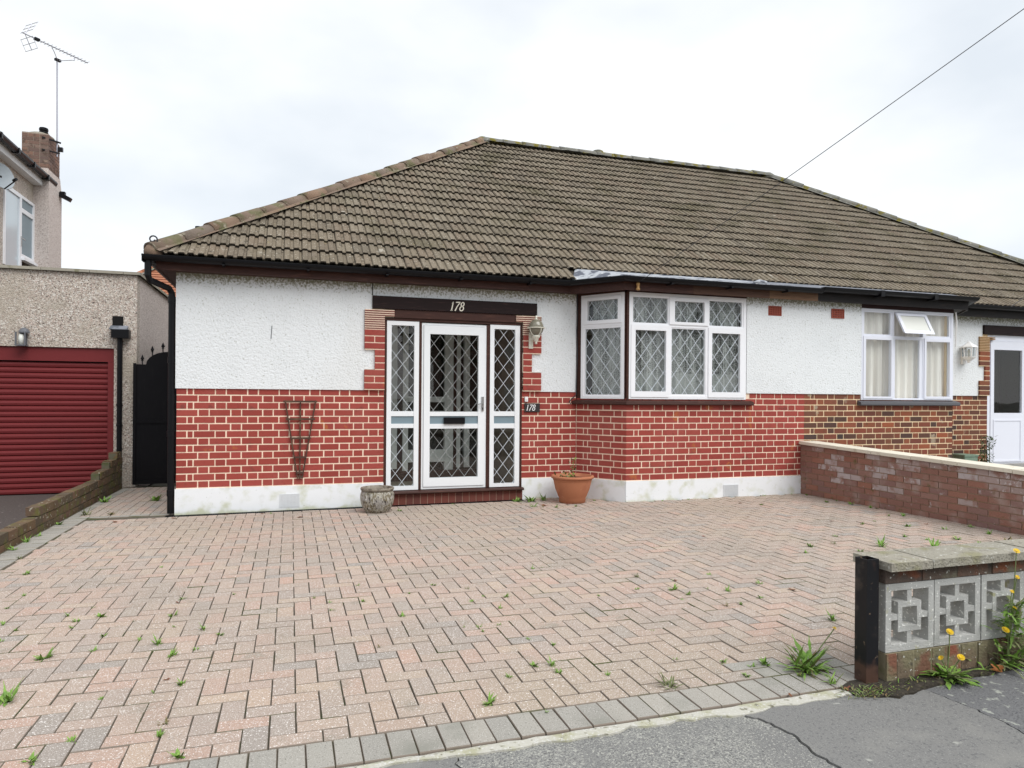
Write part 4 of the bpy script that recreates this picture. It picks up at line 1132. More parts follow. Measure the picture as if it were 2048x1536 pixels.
# ------------------------------------------------------------------ fittings on the two bungalows
def plaque():
    t = thing('number_plaque', 'small slate plaque painted 178 on the bricks beside the porch', 'sign', (4.33, 0, 1.18))
    MB().box(4.222, 4.436, -.022, -.005, 1.186, 1.301).build('slate', m_slate, t)
    numerals(t, 4.243, 1.205, .080, -.027, m_white, .03)
plaque()
t = thing('door_bell', 'white push button door bell above the slate number plaque', 'door bell', (4.245, 0, 1.32))
MB().box(4.224, 4.266, -.028, -.005, 1.325, 1.390).build('case', m_white, t)
MB().box(4.236, 4.254, -.033, -.028, 1.345, 1.365).build('button', m_frost, t)

t = thing('trellis', 'small rusty brown fan trellis fixed to the red brick left of the porch', 'trellis', (1.36, 0, .39))
for (xb, xt) in ((1.335, 1.188), (1.361, 1.362), (1.388, 1.540)):
    MB().bar((xb, -.022, .385), (xt, -.022, 1.325), .016, .018, (0, 1, 0)).build('upright', m_rustwood, t)
for (xa, xb, z) in ((1.165, 1.558, 1.312), (1.196, 1.532, 1.10), (1.243, 1.486, .870), (1.300, 1.434, .640), (1.322, 1.402, .455), (1.328, 1.396, .405)):
    MB().box(xa, xb, -.040, -.032, z - .012, z + .012).build('crossbar', m_rustwood, t)

t = thing('wall_lamp', 'cream wall lamp with a smoked glass globe right of the porch', 'lamp', (4.32, 0, 2.03))
lx, ly, lz = 4.335, -.135, 2.30
dome = [(.003, lz + .118)] + [(.100 * math.cos(a), lz + .004 + .112 * math.sin(a)) for a in [math.radians(x_) for x_ in (78, 60, 42, 25, 10, 0)]]
MB().lathe(lx, ly, dome[::-1], 20).build('globe_top', m_smoke, t, smooth=True)
MB().lathe(lx, ly, [(.02, lz - .098)] + [(.100 * math.cos(a), lz - .004 + .10 * math.sin(a)) for a in [math.radians(x_) for x_ in (-66, -50, -35, -20, -8, 0)]], 20).build('globe', m_smoke, t, smooth=True)
b = MB(); b.lathe(lx, ly, [(.098, lz - .009), (.118, lz - .007), (.120, lz + .004), (.098, lz + .008)], 24)
for a in (20, 110, 200, 290):
    a = math.radians(a)
    b.tube([(lx + .108 * math.cos(a) * math.cos(p_), ly + .108 * math.sin(a) * math.cos(p_), lz + .108 * math.sin(p_)) for p_ in [math.radians(x_) for x_ in (0, -25, -50, -75)]], .007, 6)
b.lathe(lx, ly, [(.02, lz + .112), (.012, lz + .125), (.016, lz + .14), (.006, lz + .165)], 10)
b.build('cage', m_creamlamp, t, fix=True)
MB().lathe(lx, ly, [(.012, lz - .215), (.018, lz - .20), (.014, lz - .185), (.028, lz - .17), (.034, lz - .14), (.05, lz - .125), (.056, lz - .10)], 14).build('socket', m_creamlamp, t, smooth=True)
b = MB(); b.box(4.262, 4.322, -.06, -.046, 2.030, 2.24); b.bar((4.30, -.055, 2.16), (lx, ly, 2.16), .03, .03)
b.build('back_plate', m_creamlamp, t)

t = thing('wall_lantern', 'white six sided wall lantern beside the white door of the adjoining bungalow', 'lamp', (11.96, 0, 2.0))
lx, ly = 11.955, -.13
b = MB(); b.lathe(lx, ly, [(.13, 2.255), (.125, 2.27), (.035, 2.335), (.02, 2.355)], 6); b.lathe(lx, ly, [(.02, 2.0), (.03, 2.03), (.10, 2.09), (.105, 2.105)], 6)
for k in range(6):
    a = math.radians(60 * k)
    b.bar((lx + .098 * math.cos(a), ly + .098 * math.sin(a), 2.10), (lx + .112 * math.cos(a), ly + .112 * math.sin(a), 2.26), .012, .012, (0, 1, 0))
b.build('lantern_frame', m_white, t, fix=True)
MB().lathe(lx, ly, [(.085, 2.106), (.097, 2.254)], 6).build('lantern_glass', glass('lantern_glass', (.85, .87, .88)), t)
MB().lathe(lx, ly, [(.016, 2.11), (.02, 2.2), (.008, 2.23)], 8).build('bulb', m_frost, t, smooth=True)
MB().box(lx - .035, lx + .035, -.05, -.016, 1.98, 2.12).build('back_plate', m_white, t)

# telephone wire from the bay eaves to a pole across the road
A0, A1 = Vector((5.47, -.86, 2.865)), Vector((7.075, -4.5, 4.746))
t = thing('telephone_wire', 'thin black telephone wire rising from the bay eaves across the sky', 'wire', A0)
pts = []
for k in range(25):
    q = A0 + (A1 - A0) * (3.2 * k / 24); tt = k / 24
    q.z -= .10 * 4 * tt * (1 - tt); pts.append(q)
MB().tube(pts, .0036, 6).build('cable', m_cable, t)
MB().lathe(5.47, -.815, [(.012, 2.76), (.026, 2.765), (.026, 2.785), (.018, 2.79), (.02, 2.83), (.026, 2.835), (.022, 2.855), (.008, 2.87)], 10).build('insulator', m_insul, t, smooth=True)
t = thing('telephone_wire', 'short length of black wire leaving the eaves above the white door', 'wire', (12.66, -.32, 2.95))
MB().tube([(12.66, -.32, 2.95), (12.964, -.30, 3.12), (15.5, -3.2, 4.9), (19, -8, 7.6)], .005, 6).build('cable', m_cable, t)

# drain channel along the foot of the house
t = thing('drain_channel', 'black slotted drain channel running along the foot of the white plinth', 'drain', (2.05, -.07, 0))
b = MB()
for (ya, yb) in ((-.126, -.116), (-.075, -.069), (-.030, -.020)): b.slab([(-.10, ya), (4.20, ya), (4.20, yb), (-.10, yb)], -.05, lambda x, y: GZ(x, y) + .001)
x = -.09
while x < 4.19:
    b.box(x, x + .010, -.1155, -.0305, -.04, GZ(x, -.07) - .001); x += .024
b.build('grating', m_black, t)
MB().slab([(-.10, -.128), (4.20, -.128), (4.20, -.018), (-.10, -.018)], -.09, -.06).build('trough', m_hole, t)

# ------------------------------------------------------------------ pots
gz = GZ(2.235, -.42)
t = thing('glazed_pot', 'squat mottled grey glazed pot standing empty by the porch step', 'plant pot', (2.235, -.46, gz))
pr = [(.115, 0), (.135, .005), (.165, .05), (.190, .11), (.200, .17), (.198, .21), (.186, .245), (.178, .255)]
MB().lathe(2.235, -.46, [(r_, gz + z_) for r_, z_ in pr], 36).build('body', m_glaze, t, smooth=True)
MB().lathe(2.235, -.46, [(r_, gz + z_) for r_, z_ in [(.176, .252), (.192, .262), (.198, .278), (.192, .292), (.178, .294), (.165, .285), (.160, .22), (.15, .14), (.001, .13)]], 36).build('rim', m_potrim, t, smooth=True)
gz = GZ(4.74, -.44)
t = thing('terracotta_pot', 'large terracotta plastic pot in the corner beside the bay', 'plant pot', (4.74, -.44, gz))
pr = [(.160, 0), (.170, .004), (.172, .060), (.180, .072), (.222, .175), (.245, .27), (.247, .285), (.252, .29), (.255, .31)]
MB().lathe(4.74, -.44, [(r_, gz + z_) for r_, z_ in pr], 40).build('body', m_terra, t, smooth=True)
MB().lathe(4.74, -.44, [(r_, gz + z_) for r_, z_ in [(.254, .308), (.273, .314), (.280, .328), (.276, .345), (.258, .350), (.245, .342), (.238, .300)]], 40).build('rim', m_terra, t, smooth=True)
MB().lathe(4.74, -.44, [(.237, gz + .305), (.15, gz + .315), (.001, gz + .318)], 24).build('compost', m_potsoil, t)

# ------------------------------------------------------------------ party garden wall
gw = thing('garden_wall', 'low weathered red brick wall with cream coping between the two front gardens', 'wall', (8.25, -3.3, .05))
def wtop(y): return .742 + .0285 * (y + .75)
def wz(y, k, n=9): return .045 + (wtop(y) - .045) * k / n
b = MB()
b.slab([(8.158, -6.0), (8.365, -6.0), (8.365, YB - .002), (8.158, YB - .002)], 0, lambda x, y: wtop(y)); b.build('mortar', m_wmortar, gw)
its = []
for k in range(9):
    y = YB - .004 - (.118 if k % 2 else 0)
    if k % 2: its.append(((8.20, YB - .061, (wz(YB, k) + wz(YB, k + 1)) / 2), (.098, .107, .065), 0, 0))
    while y > -6.0:
        y2 = max(y - .232, -6.0)
        if y - y2 > .03:
            yc = (y + y2) / 2
            its.append(((8.20 + random.uniform(-.0025, .0025), yc, (wz(yc, k) + wz(yc, k + 1)) / 2), (.098, y - y2 - .010, (wtop(yc) - .045) / 9 - .010), random.uniform(-.004, .004), .0285 * k / 9 + random.uniform(-.004, .004)))
        y -= .232
pale = [q for q in its if q[0][1] < -.95 and random.random() < max(0, (q[0][2] - .22) * 1.5)]
its = [q for q in its if q not in pale]
box_pieces(its, gw, m_wbrick, 'brick')
box_pieces(pale, gw, m_wpale, 'brick')
y = YB - .004
me_cp = MB().cbox(0, 0, 0, 1, 1, 1, .10).mesh('coping_stone', m_cream)
ys = [-.65, -1.36, -1.93, -2.51, -3.10, -3.70, -4.29, -4.88, -5.47, -6.03]
for a, b_ in zip(ys[:-1], ys[1:]):
    yc = (a + b_) / 2
    piece(me_cp, 'coping_stone', gw, Vector((8.262, yc, wtop(yc) + .0235 + random.uniform(-.002, .002))), RX(.0285), (.30, a - b_ - .006, .045))

# ------------------------------------------------------------------ screen block wall at the pavement
sw = thing('screen_wall', 'low wall of pierced concrete screen blocks at the pavement edge', 'wall', (5.9, -6.1, .05))
x = 3.968
ring = MB()
def blk(bm):
    w, h, d = .300, .328, .09
    fr = .034
    for (x0, x1, z0, z1) in ((0, fr, 0, h), (w - fr, w, 0, h), (fr, w - fr, 0, fr), (fr, w - fr, h - fr, h)): bm.box(x0, x1, -d / 2, d / 2, z0, z1)
    c, hz = w / 2, h / 2
    o, i = .072, .046
    for (x0, x1, z0, z1) in ((c - o, c - i, hz - o, hz + o), (c + i, c + o, hz - o, hz + o), (c - i, c + i, hz - o, hz - i), (c - i, c + i, hz + i, hz + o)): bm.box(x0, x1, -d / 2 + .002, d / 2 - .002, z0, z1)
    for (x0, x1, z0, z1) in ((fr, c - o, hz - .014, hz + .014), (c + o, w - fr, hz - .014, hz + .014), (c - .014, c + .014, fr, hz - o), (c - .014, c + .014, hz + o, h - fr)): bm.box(x0, x1, -d / 2 + .004, d / 2 - .004, z0, z1)
    return bm
blk_me = blk(MB()).mesh('screen_block', m_concrete)
i = 0
while x < 8.0:
    piece(blk_me, 'screen_block', sw, Vector((x, -6.105 + random.uniform(-.002, .002), .178 + .0009 * i)), RZ(random.uniform(-.004, .004))); x += .3055; i += 1
its = []
x = 3.962
while x < 8.1:
    w = random.choice((.068, .075, .10, .11, .088)); its.append(((x + w / 2, -6.10 + random.uniform(-.004, .004), .105 + .0025 * (x - 3.96)), (w - .009, .115, .135), random.uniform(-.02, .02), 0)); x += w
x = 3.955
while x < 8.1:
    its.append(((x + .114, -6.10 + random.uniform(-.004, .004), .5425 + .004 * (x - 3.96)), (.219, .112, .064), random.uniform(-.01, .01), 0)); x += .229
box_pieces([q for q in its if q[0][2] < .3], sw, m_bbrick, 'brick'); box_pieces([q for q in its if q[0][2] > .3], sw, m_tbrick, 'brick')
MB().box(3.965, 8.1, -6.153, -6.055, .03, .174).build('mortar', m_bmortar, sw); MB().box(3.965, 8.1, -6.152, -6.055, .508, .572).build('mortar', m_tbrick, sw)
me_bc = MB().cbox(0, 0, 0, 1, 1, 1, .16).mesh('coping_stone', m_bcope)
xs = [3.945, 4.20, 4.90, 5.60, 6.30, 7.0, 7.7, 8.1]
for a, b_ in zip(xs[:-1], xs[1:]):
    piece(me_bc, 'coping_stone', sw, Vector(((a + b_) / 2, -6.085, .602 + .005 * ((a + b_) / 2 - 3.96))), RZ(random.uniform(-.006, .006)), (b_ - a - .004, .235, .048))
b = MB()
t_ = .0045
px, py, hw, z0, z1 = 3.885, -6.118, .036, .0, .632
for (x0, x1, y0, y1) in ((px - hw, px - hw + t_, py - hw, py + hw), (px + hw - t_, px + hw, py - hw, py + hw), (px - hw + t_, px + hw - t_, py - hw, py - hw + t_), (px - hw + t_, px + hw - t_, py + hw - t_, py + hw)): b.box(x0, x1, y0, y1, z0, z1)
props(b.build('gate_post', m_steel), 'black square hollow steel post at the end of the screen block wall', 'post')

# ------------------------------------------------------------------ old stepped wall beside the drive
ow = thing('boundary_wall', 'low old mossy brick wall stepping up towards the garage', 'wall', (-1.21, -1.5, 0))
its = []
def otop(y): return 6 if y > 2.62 else 5 if y > 2.2 else 4 if y > 1.66 else 3 if y > -.58 else 2
for k in range(6):
    y = 2.93 - (.11 if k % 2 else 0)
    while y > -6.0:
        y2 = y - .225
        if otop((y + y2) / 2) > k:
            z = -.045 + .0975 * k + .048
            its.append(((-1.212 + random.uniform(-.005, .005), (y + y2) / 2, z + random.uniform(-.003, .003)), (.116, .214, .086), random.uniform(-.02, .02), random.uniform(-.015, .015)))
        y = y2
box_pieces(its, ow, m_obrick, 'brick')
b = MB()
for (ya, yb, n) in ((-6.0, -.6, 2), (-.6, 1.64, 3), (1.64, 2.18, 4), (2.18, 2.6, 5), (2.6, 2.93, 6)): b.box(-1.258, -1.165, ya, yb, -.1, -.045 + .0975 * n - .02)
b.build('mortar', m_omortar, ow)

# ------------------------------------------------------------------ garage
ga = thing('garage', 'flat roofed pebbledash garage with a maroon roller door', 'garage', (-2.6, 3.0, -.1))
GYF = 3.0
b = MB(); b.box(-1.29, -.985, GYF, GYF + .2, -.12, 3.19); b.box(-6.5, -1.29, GYF, GYF + .2, 2.072, 3.19); b.box(-6.5, -3.75, GYF, GYF + .2, -.12, 2.072)
b.build('front_wall', m_dash, ga)
MB().box(-1.18, -.983, GYF + .2, 9.0, -.12, 3.19).build('side_wall', m_dashside, ga)
b = MB(); b.box(-6.5, -1.18, GYF + .2, 9.0, 2.95, 3.02); b.box(-6.5, -1.18, 8.9, 9.0, -.12, 2.95); b.build('roof', m_dark, ga)
me_g = MB().cbox(0, 0, 0, 1, 1, 1, .08).mesh('coping_stone', m_gcope)
for (a, b_) in ((-6.5, -5.98), (-5.98, -5.36), (-5.36, -4.735), (-4.735, -4.11), (-4.11, -3.485), (-3.485, -2.86), (-2.86, -2.235), (-2.235, -1.61), (-1.61, -1.165)):
    piece(me_g, 'coping_stone', ga, Vector(((a + b_) / 2, GYF + .09, 3.214)), None, (b_ - a - .006, .28, .046))
y = GYF - .05
while y < 8.9:
    piece(me_g, 'coping_stone', ga, Vector((-1.05, y + .31, 3.214)), None, (.225, .616, .046)); y += .622
# roller door
gd = MB().box(-3.75, -1.294, GYF + .03, GYF + .12, 1.868, 2.070).build('roller_door', m_garage, ga)
b = MB(); b.box(-1.378, -1.294, GYF + .03, GYF + .12, -.1, 1.866); b.box(-3.75, -3.66, GYF + .03, GYF + .12, -.1, 1.866); b.build('guide_rail', m_garage, gd)
SP = .0812
bm = MB()
pf = [(0, .004), (.012, -.010), (.04, -.016), (.066, -.010), (SP - .003, .006), (SP - .003, .012), (0, .012)]
k_ = len(pf)
for x_ in (-3.658, -1.380): bm.v += [(x_, y_, z_) for z_, y_ in pf]
for i in range(k_):
    j = (i + 1) % k_; bm.f.append((i, j, k_ + j, k_ + i)); bm.mi.append(0)
sl_me = bm.mesh('slat', m_garage)
z = -.095
while z < 1.84:
    piece(sl_me, 'slat', gd, Vector((0, GYF + .075, z)), None, None); z += SP
MB().box(-3.66, -1.376, GYF + .085, GYF + .10, -.1, 1.87).build('shutter_backing', m_hole, gd)
# rainwater outlet, hopper and pipe
b = MB(); b.box(-1.312, -1.168, GYF - .012, GYF - .002, 2.40, 2.56); b.build('outlet_hole', m_hole, ga)
b = MB(); b.slab([(-1.335, GYF - .13), (-1.10, GYF - .13), (-1.10, GYF - .004), (-1.335, GYF - .004)], 2.352, lambda x, y: 2.36 + .06 * (1 if y > GYF - .05 else 0)); b.build('lead_chute', m_flashgrey, ga)
b = MB(); b.slab([(-1.30, GYF - .15), (-1.065, GYF - .15), (-1.065, GYF - .003), (-1.30, GYF - .003)], 2.225, 2.350)
b.tube([(-1.20, GYF - .06, 2.23), (-1.20, GYF - .06, -.08)], .037, 10)
for z in (1.2, .9): b.tube([(-1.20, GYF - .06, z), (-1.20, GYF - .06, z + .03)], .046, 10)
b.build('hopper_pipe', m_black, ga)
t = thing('garage_light', 'small grey hooded light on the pebbledash above the garage door', 'lamp', (-2.46, GYF, 2.08))
b = MB(); b.lathe(-2.43, GYF - .07, [(.072, 2.262), (.068, 2.285), (.05, 2.315), (.02, 2.335), (.001, 2.34)], 14)
b.box(-2.525, -2.505, GYF - .14, GYF - .12, 2.085, 2.27); b.box(-2.41, -2.392, GYF - .14, GYF - .12, 2.085, 2.27); b.box(-2.525, -2.392, GYF - .15, GYF - .02, 2.072, 2.088); b.box(-2.50, -2.41, GYF - .03, GYF - .003, 2.08, 2.28)
b.build('housing', m_lampgrey, t, fix=True)
MB().lathe(-2.458, GYF - .09, [(.035, 2.09), (.042, 2.17), (.03, 2.24)], 10).build('lamp_glass', m_frost, t, smooth=True)

# side gate
gt = thing('side_gate', 'tall black side gate with an arched top and spear finials', 'gate', (-.53, 2.85, .03))
arch = [(-.99, .04), (-.07, .04), (-.07, 1.835), (-.20, 1.835)]
for k in range(13):
    t_ = math.pi * k / 12; arch.append((-.515 + .315 * math.cos(t_), 1.835 + .198 * math.sin(t_)))
arch += [(-.99, 1.835)]
MB().prism(arch, 2.85, 2.865).build('gate_panel', m_gate, gt)
b = MB(); b.box(-1.0, -.962, 2.83, 2.87, .03, 1.852); b.box(-.10, -.062, 2.83, 2.87, .03, 1.852); b.box(-.962, -.10, 2.834, 2.849, .035, .09); b.box(-.962, -.10, 2.834, 2.849, .95, 1.0)
b.tube([(x_, 2.845, z_) for x_, z_ in arch[3:-1]], .012, 6)
b.build('gate_frame', m_gate, gt)
for x_ in (-.88, -.745, -.60, -.43, -.285, -.15):
    zb = 1.835 + (.198 * math.sqrt(max(0, 1 - ((x_ + .515) / .315) ** 2)) if abs(x_ + .515) < .315 else 0)
    MB().lathe(x_, 2.85, [(.008, zb), (.008, zb + .05), (.022, zb + .055), (.010, zb + .065), (.026, zb + .085), (.012, zb + .12), (.001, zb + .15)], 8).build('finial', m_gate, gt)

# ------------------------------------------------------------------ two-storey house
XW = -4.1
lh = thing('two_storey_house', 'two storey pebbledash house with a brick chimney behind the garage', 'house', (-7, 9.5, 0))
b = MB(); b.box(-11, XW, 5.2, 7.06, 0, 6.0); b.box(-11, XW, 7.06, 8.70, 0, 3.9); b.box(-11, XW, 7.06, 8.70, 5.50, 6.0); b.box(-11, XW, 8.70, 9.5, 0, 6.0); b.box(-11, XW - .2, 7.06, 8.70, 3.9, 5.5)
b.build('wall', m_dash, lh)
b = MB(); b.box(XW - .05, -3.80, 8.70, 9.56, 0, 5.95)
b.face([(XW, 8.70, 5.95), (-3.80, 8.70, 5.95), (-3.83, 8.72, 6.3), (XW, 8.72, 6.3)]); b.face([(-3.80, 8.70, 5.95), (-3.80, 9.56, 5.95), (-3.83, 9.54, 6.3), (-3.83, 8.72, 6.3)])
b.build('chimney_breast', m_dashside, lh)
its = []
for k in range(15):
    z = 5.90 + k * .0785
    for (x0, x1) in ([(-4.34, -4.12), (-4.12, -4.0), (-4.0, -3.83)] if k % 2 else [(-4.34, -4.22), (-4.22, -4.0), (-4.0, -3.83)]):
        its.append((((x0 + x1) / 2, 8.80, z), (x1 - x0 - .01, .10, .068), 0, 0))
    for (y0, y1) in ([(8.75, 8.97), (8.97, 9.19), (9.19, 9.50)] if k % 2 else [(8.75, 8.86), (8.86, 9.08), (9.08, 9.30), (9.30, 9.50)]):
        its.append(((-3.88, (y0 + y1) / 2, z), (.102, y1 - y0 - .01, .068), 0, 0))
box_pieces(its, lh, m_stack, 'chimney_brick')
MB().box(-4.335, -3.835, 8.755, 9.495, 5.8, 7.06).build('chimney_stack', m_stackmortar, lh)
b = MB(); b.lathe(-4.085, 9.12, [(.27, 7.05), (.25, 7.09), (.18, 7.13), (.10, 7.15)], 20, 0, 1.35); b.build('flaunching', m_gcope, lh)
MB().lathe(-4.03, 9.1, [(.075, 7.10), (.07, 7.17), (.09, 7.175), (.09, 7.2), (.075, 7.21), (.092, 7.235), (.092, 7.265), (.07, 7.27), (.085, 7.285), (.05, 7.30)], 12).build('chimney_pot', m_black, lh, fix=True)
# eaves along the receding side
MB().sweep([(XW + .17, 9.0), (XW + .17, 5.0)][::-1], [(-.17, 5.90), (0, 5.90), (0, 6.07), (-.17, 6.07)]).build('white_fascia', m_white, lh)
g2 = [(-.003 - .06 + .06 * math.cos(math.pi * k / 8), 6.10 - .06 * math.sin(math.pi * k / 8)) for k in range(9)]
b = MB(); b.sweep([(XW + .21, 5.0), (XW + .21, 9.18)], [(0, 6.06), (.03, 6.02), (.09, 6.03), (.115, 6.08), (.115, 6.115), (0, 6.115)])
for y in (6.0, 6.85, 7.7, 8.55): b.box(XW + .20, XW + .335, y, y + .06, 6.01, 6.12)
b.build('gutter', m_black, lh)
b = MB(); plain_slope(b, (XW + .3, 5.0, 6.10), (XW + .3, 9.16, 6.10), (-7.6, 9.16, 8.1), (-7.6, 5.0, 8.1), 10); b.build('roof', m_tile, lh)
# tall glazed door and casement looking over the flat roof
PW = lambda y0, y1, z0, z1, x0=XW - .02, x1=XW + .03: (x0, x1, y0, y1, z0, z1)
b = MB()
for r_ in ((7.06, 7.12, 3.9, 5.48), (7.86, 7.96, 3.9, 5.48), (7.12, 7.86, 5.40, 5.48), (8.62, 8.70, 4.2, 5.48), (7.96, 8.62, 5.42, 5.48), (7.96, 8.62, 4.2, 4.27), (7.96, 8.62, 5.13, 5.22)): b.box(*PW(*r_))
w2 = b.build('window', m_upvc, lh)
for g_ in ((7.12, 7.86, 3.9, 5.40), (7.96, 8.62, 4.27, 5.13), (7.96, 8.62, 5.22, 5.42)):
    MB().box(XW - .005, XW + .005, *g_).build('pane', M('sky_lit_frosted_pane', (.55, .63, .68), .12, spec=.6) if g_[2] < 4 else m_frost if False else m_panelgrey, w2)
b = MB(); b.box(XW + .03, XW + .045, 7.90, 7.925, 4.42, 4.62); b.bar((XW + .06, 7.91, 4.58), (XW + .06, 8.05, 4.57), .015, .015); b.build('handle', m_silver, w2)
MB().box(XW - .02, XW + .09, 7.94, 8.80, 4.14, 4.195).build('window_sill', m_upvc, lh)
b = MB(); b.obox(Vector((-3.755, 9.48, 5.94)), Vector((.05, 0, 0)), Vector((0, .05, 0)), Vector((0, 0, .06))); b.obox(Vector((-3.70, 9.42, 5.87)), Vector((.12, .0, -.06)), Vector((0, .06, 0)), Vector((.02, 0, .04)))
props(b.build('security_light', m_black), 'black security light on the corner of the two storey house', 'lamp')
t = thing('satellite_dish', 'pale grey satellite dish on the side of the two storey house', 'dish', (-4.1, 6.75, 5.35))
b = MB(); n = 20
cd, ax = Vector((-3.98, 6.66, 5.50)), Vector((.80, -.55, .22)).normalized()
s1 = ax.cross(Vector((0, 0, 1))).normalized(); s2 = s1.cross(ax)
rings = []
for (rr, dp) in ((0.001, -.045), (.10, -.035), (.19, -.012), (.235, .006), (.24, .0), (.19, -.022)):
    rings.append([cd + (s1 * math.cos(2 * math.pi * k / n) + s2 * 1.1 * math.sin(2 * math.pi * k / n)) * rr + ax * dp for k in range(n)])
for r0, r1 in zip(rings[:-1], rings[1:]):
    for k in range(n): b.face([r0[k], r0[(k + 1) % n], r1[(k + 1) % n], r1[k]])
b.build('reflector', m_dish, t)
b = MB(); b.tube([cd - s2 * .26 + ax * .0, cd - s2 * .20 + ax * .28], .012, 8); b.tube([cd - s2 * .18 + ax * .25, cd - s2 * .17 + ax * .33], .028, 10); b.tube([cd - ax * .03, Vector((XW, 6.75, 5.40))], .02, 8)
b.build('receiver_arm', m_black, t)
# television aerial on the chimney
t = thing('television_aerial', 'tall television aerial on a pole strapped to the brick chimney', 'aerial', (-3.72, 8.95, 6.7))
MX, MY = -3.712, 8.90
b = MB(); b.tube([(MX, MY, 6.62), (MX - .012, MY, 8.76)], .017, 8); b.build('mast', m_galv, t)
b = MB(); b.bar((-3.95, 8.73, 6.97), (-3.64, 8.90, 6.93), .02, .035); b.bar((-3.95, 8.73, 6.70), (-3.66, 8.90, 6.70), .02, .03); b.box(-3.69, -3.60, 8.86, 8.93, 6.74, 6.83); b.build('bracket', m_black, t)
B0, B1 = Vector((-4.10, 7.98, 8.85)), Vector((-3.17, 9.05, 8.85))
dv = (B1 - B0).normalized(); hv = Vector((dv.y, -dv.x, 0)); up = Vector((0, 0, 1))
b = MB(); b.tube([B0, B1], .011, 6); b.build('boom', m_galv, t)
b = MB(); L = (B1 - B0).length
for k in range(13):
    c = B0 + dv * (.42 + k * (L - .44) / 12); b.tube([c - hv * .085, c + hv * .085], .0045, 5)
b.build('director', m_galv, t)
b = MB()
for sg in (1, -1):
    base = B0 + dv * .06
    tip = base + up * sg * .28 + dv * .14
    b.tube([base, tip], .008, 5)
    for k in (.25, .6, .97):
        c = base.lerp(tip, k); b.tube([c - hv * .20, c + hv * .20], .0055, 5)
    for s_ in (-.19, .19): b.tube([base.lerp(tip, .25) + hv * s_, base.lerp(tip, .97) + hv * s_], .004, 5)
b.build('reflector_grid', m_galv, t)
b = MB(); c = B0 + dv * .30; b.obox(c, dv * .05, hv * .035, up * .025); b.build('junction_box', m_black, t)
MB().obox(Vector((MX, MY, 8.76)), dv * .06, hv * .03, up * .025).build('mast_clamp', m_black, t)
b = MB(); p0, p1 = B0 + dv * .62, B0 + dv * 1.12
b.tube([p0, p0 - up * .03, p0 - up * .085 + dv * .04, Vector((MX, MY, 8.745)), p1 - up * .10 - dv * .06, p1 - up * .085 - dv * .01, p1 - up * .03, p1], .008, 6); b.build('cradle', m_galv, t)

# far house glimpsed over the garage
fh = thing('rear_house', 'orange clay tiled roof of a house glimpsed behind the garage', 'house', (0, 16, 0))
b = MB(); E0 = (-4.87, 12.69, 3.5); E1 = (6.0, 12.69, 3.5); R0 = (-1.25, 16.31, 6.5); R1 = (4.0, 16.31, 6.5)
plain_slope(b, E0, E1, R1, R0, 34, .025)
plain_slope(b, (-4.87, 19.9, 3.5), E0, R0, R0, 34, .025)
b.build('roof', m_orangetile, fh)
ridge_line(fh, Vector(E0) + Vector((0, 0, .03)), Vector(R0) + Vector((0, 0, .03)), ridge_mesh(m_orangetile, .44, .09), 12)
MB().box(-4.6, 6, 12.95, 19.6, 0, 3.5).build('wall', m_dashside, fh)

# ------------------------------------------------------------------ plants
def leaf(bm, p, az, L, w, lift, droop, seg=4, lobes=False, mi=0):
    d = Vector((math.cos(az), math.sin(az), 0)); sd = Vector((-d.y, d.x, 0))
    pts = []
    for k in range(seg + 1):
        t = k / seg
        c = Vector(p) + d * (L * t * (1 - .15 * droop * t)) + Vector((0, 0, lift * L * t - droop * L * t * t))
        ww = w * math.sin(math.pi * (.12 + .86 * t)) ** .8
        if lobes and k % 2 == 1: ww *= .45
        pts.append((c - sd * ww / 2, c + sd * ww / 2 , c))
    for a, q in zip(pts[:-1], pts[1:]): bm.face([a[0], q[0], q[1], a[1]], mi)
def rosette(n, L, w, seed, up=.5, lobes=False, spread=.15):
    rs = random.Random(seed); bm = MB()
    for k in range(n):
        a = rs.uniform(0, 6.28)
        leaf(bm, (rs.uniform(-spread, spread) * L, rs.uniform(-spread, spread) * L, 0), a, L * rs.uniform(.55, 1.1), w * rs.uniform(.7, 1.2), rs.uniform(.15, up * 1.6), rs.uniform(.1, .6), 4, lobes)
    return bm
wm = [rosette(30, .40, .095, i, .75 + .15 * (i % 3), i % 2 == 0, .28).mesh('weed', m_weed) for i in range(4)] + [rosette(24, .45, .07, 11, 1.0, False, .3).mesh('weed', m_weeddull), rosette(24, .45, .08, 12, .7, True, .35).mesh('weed', m_weeddry)]
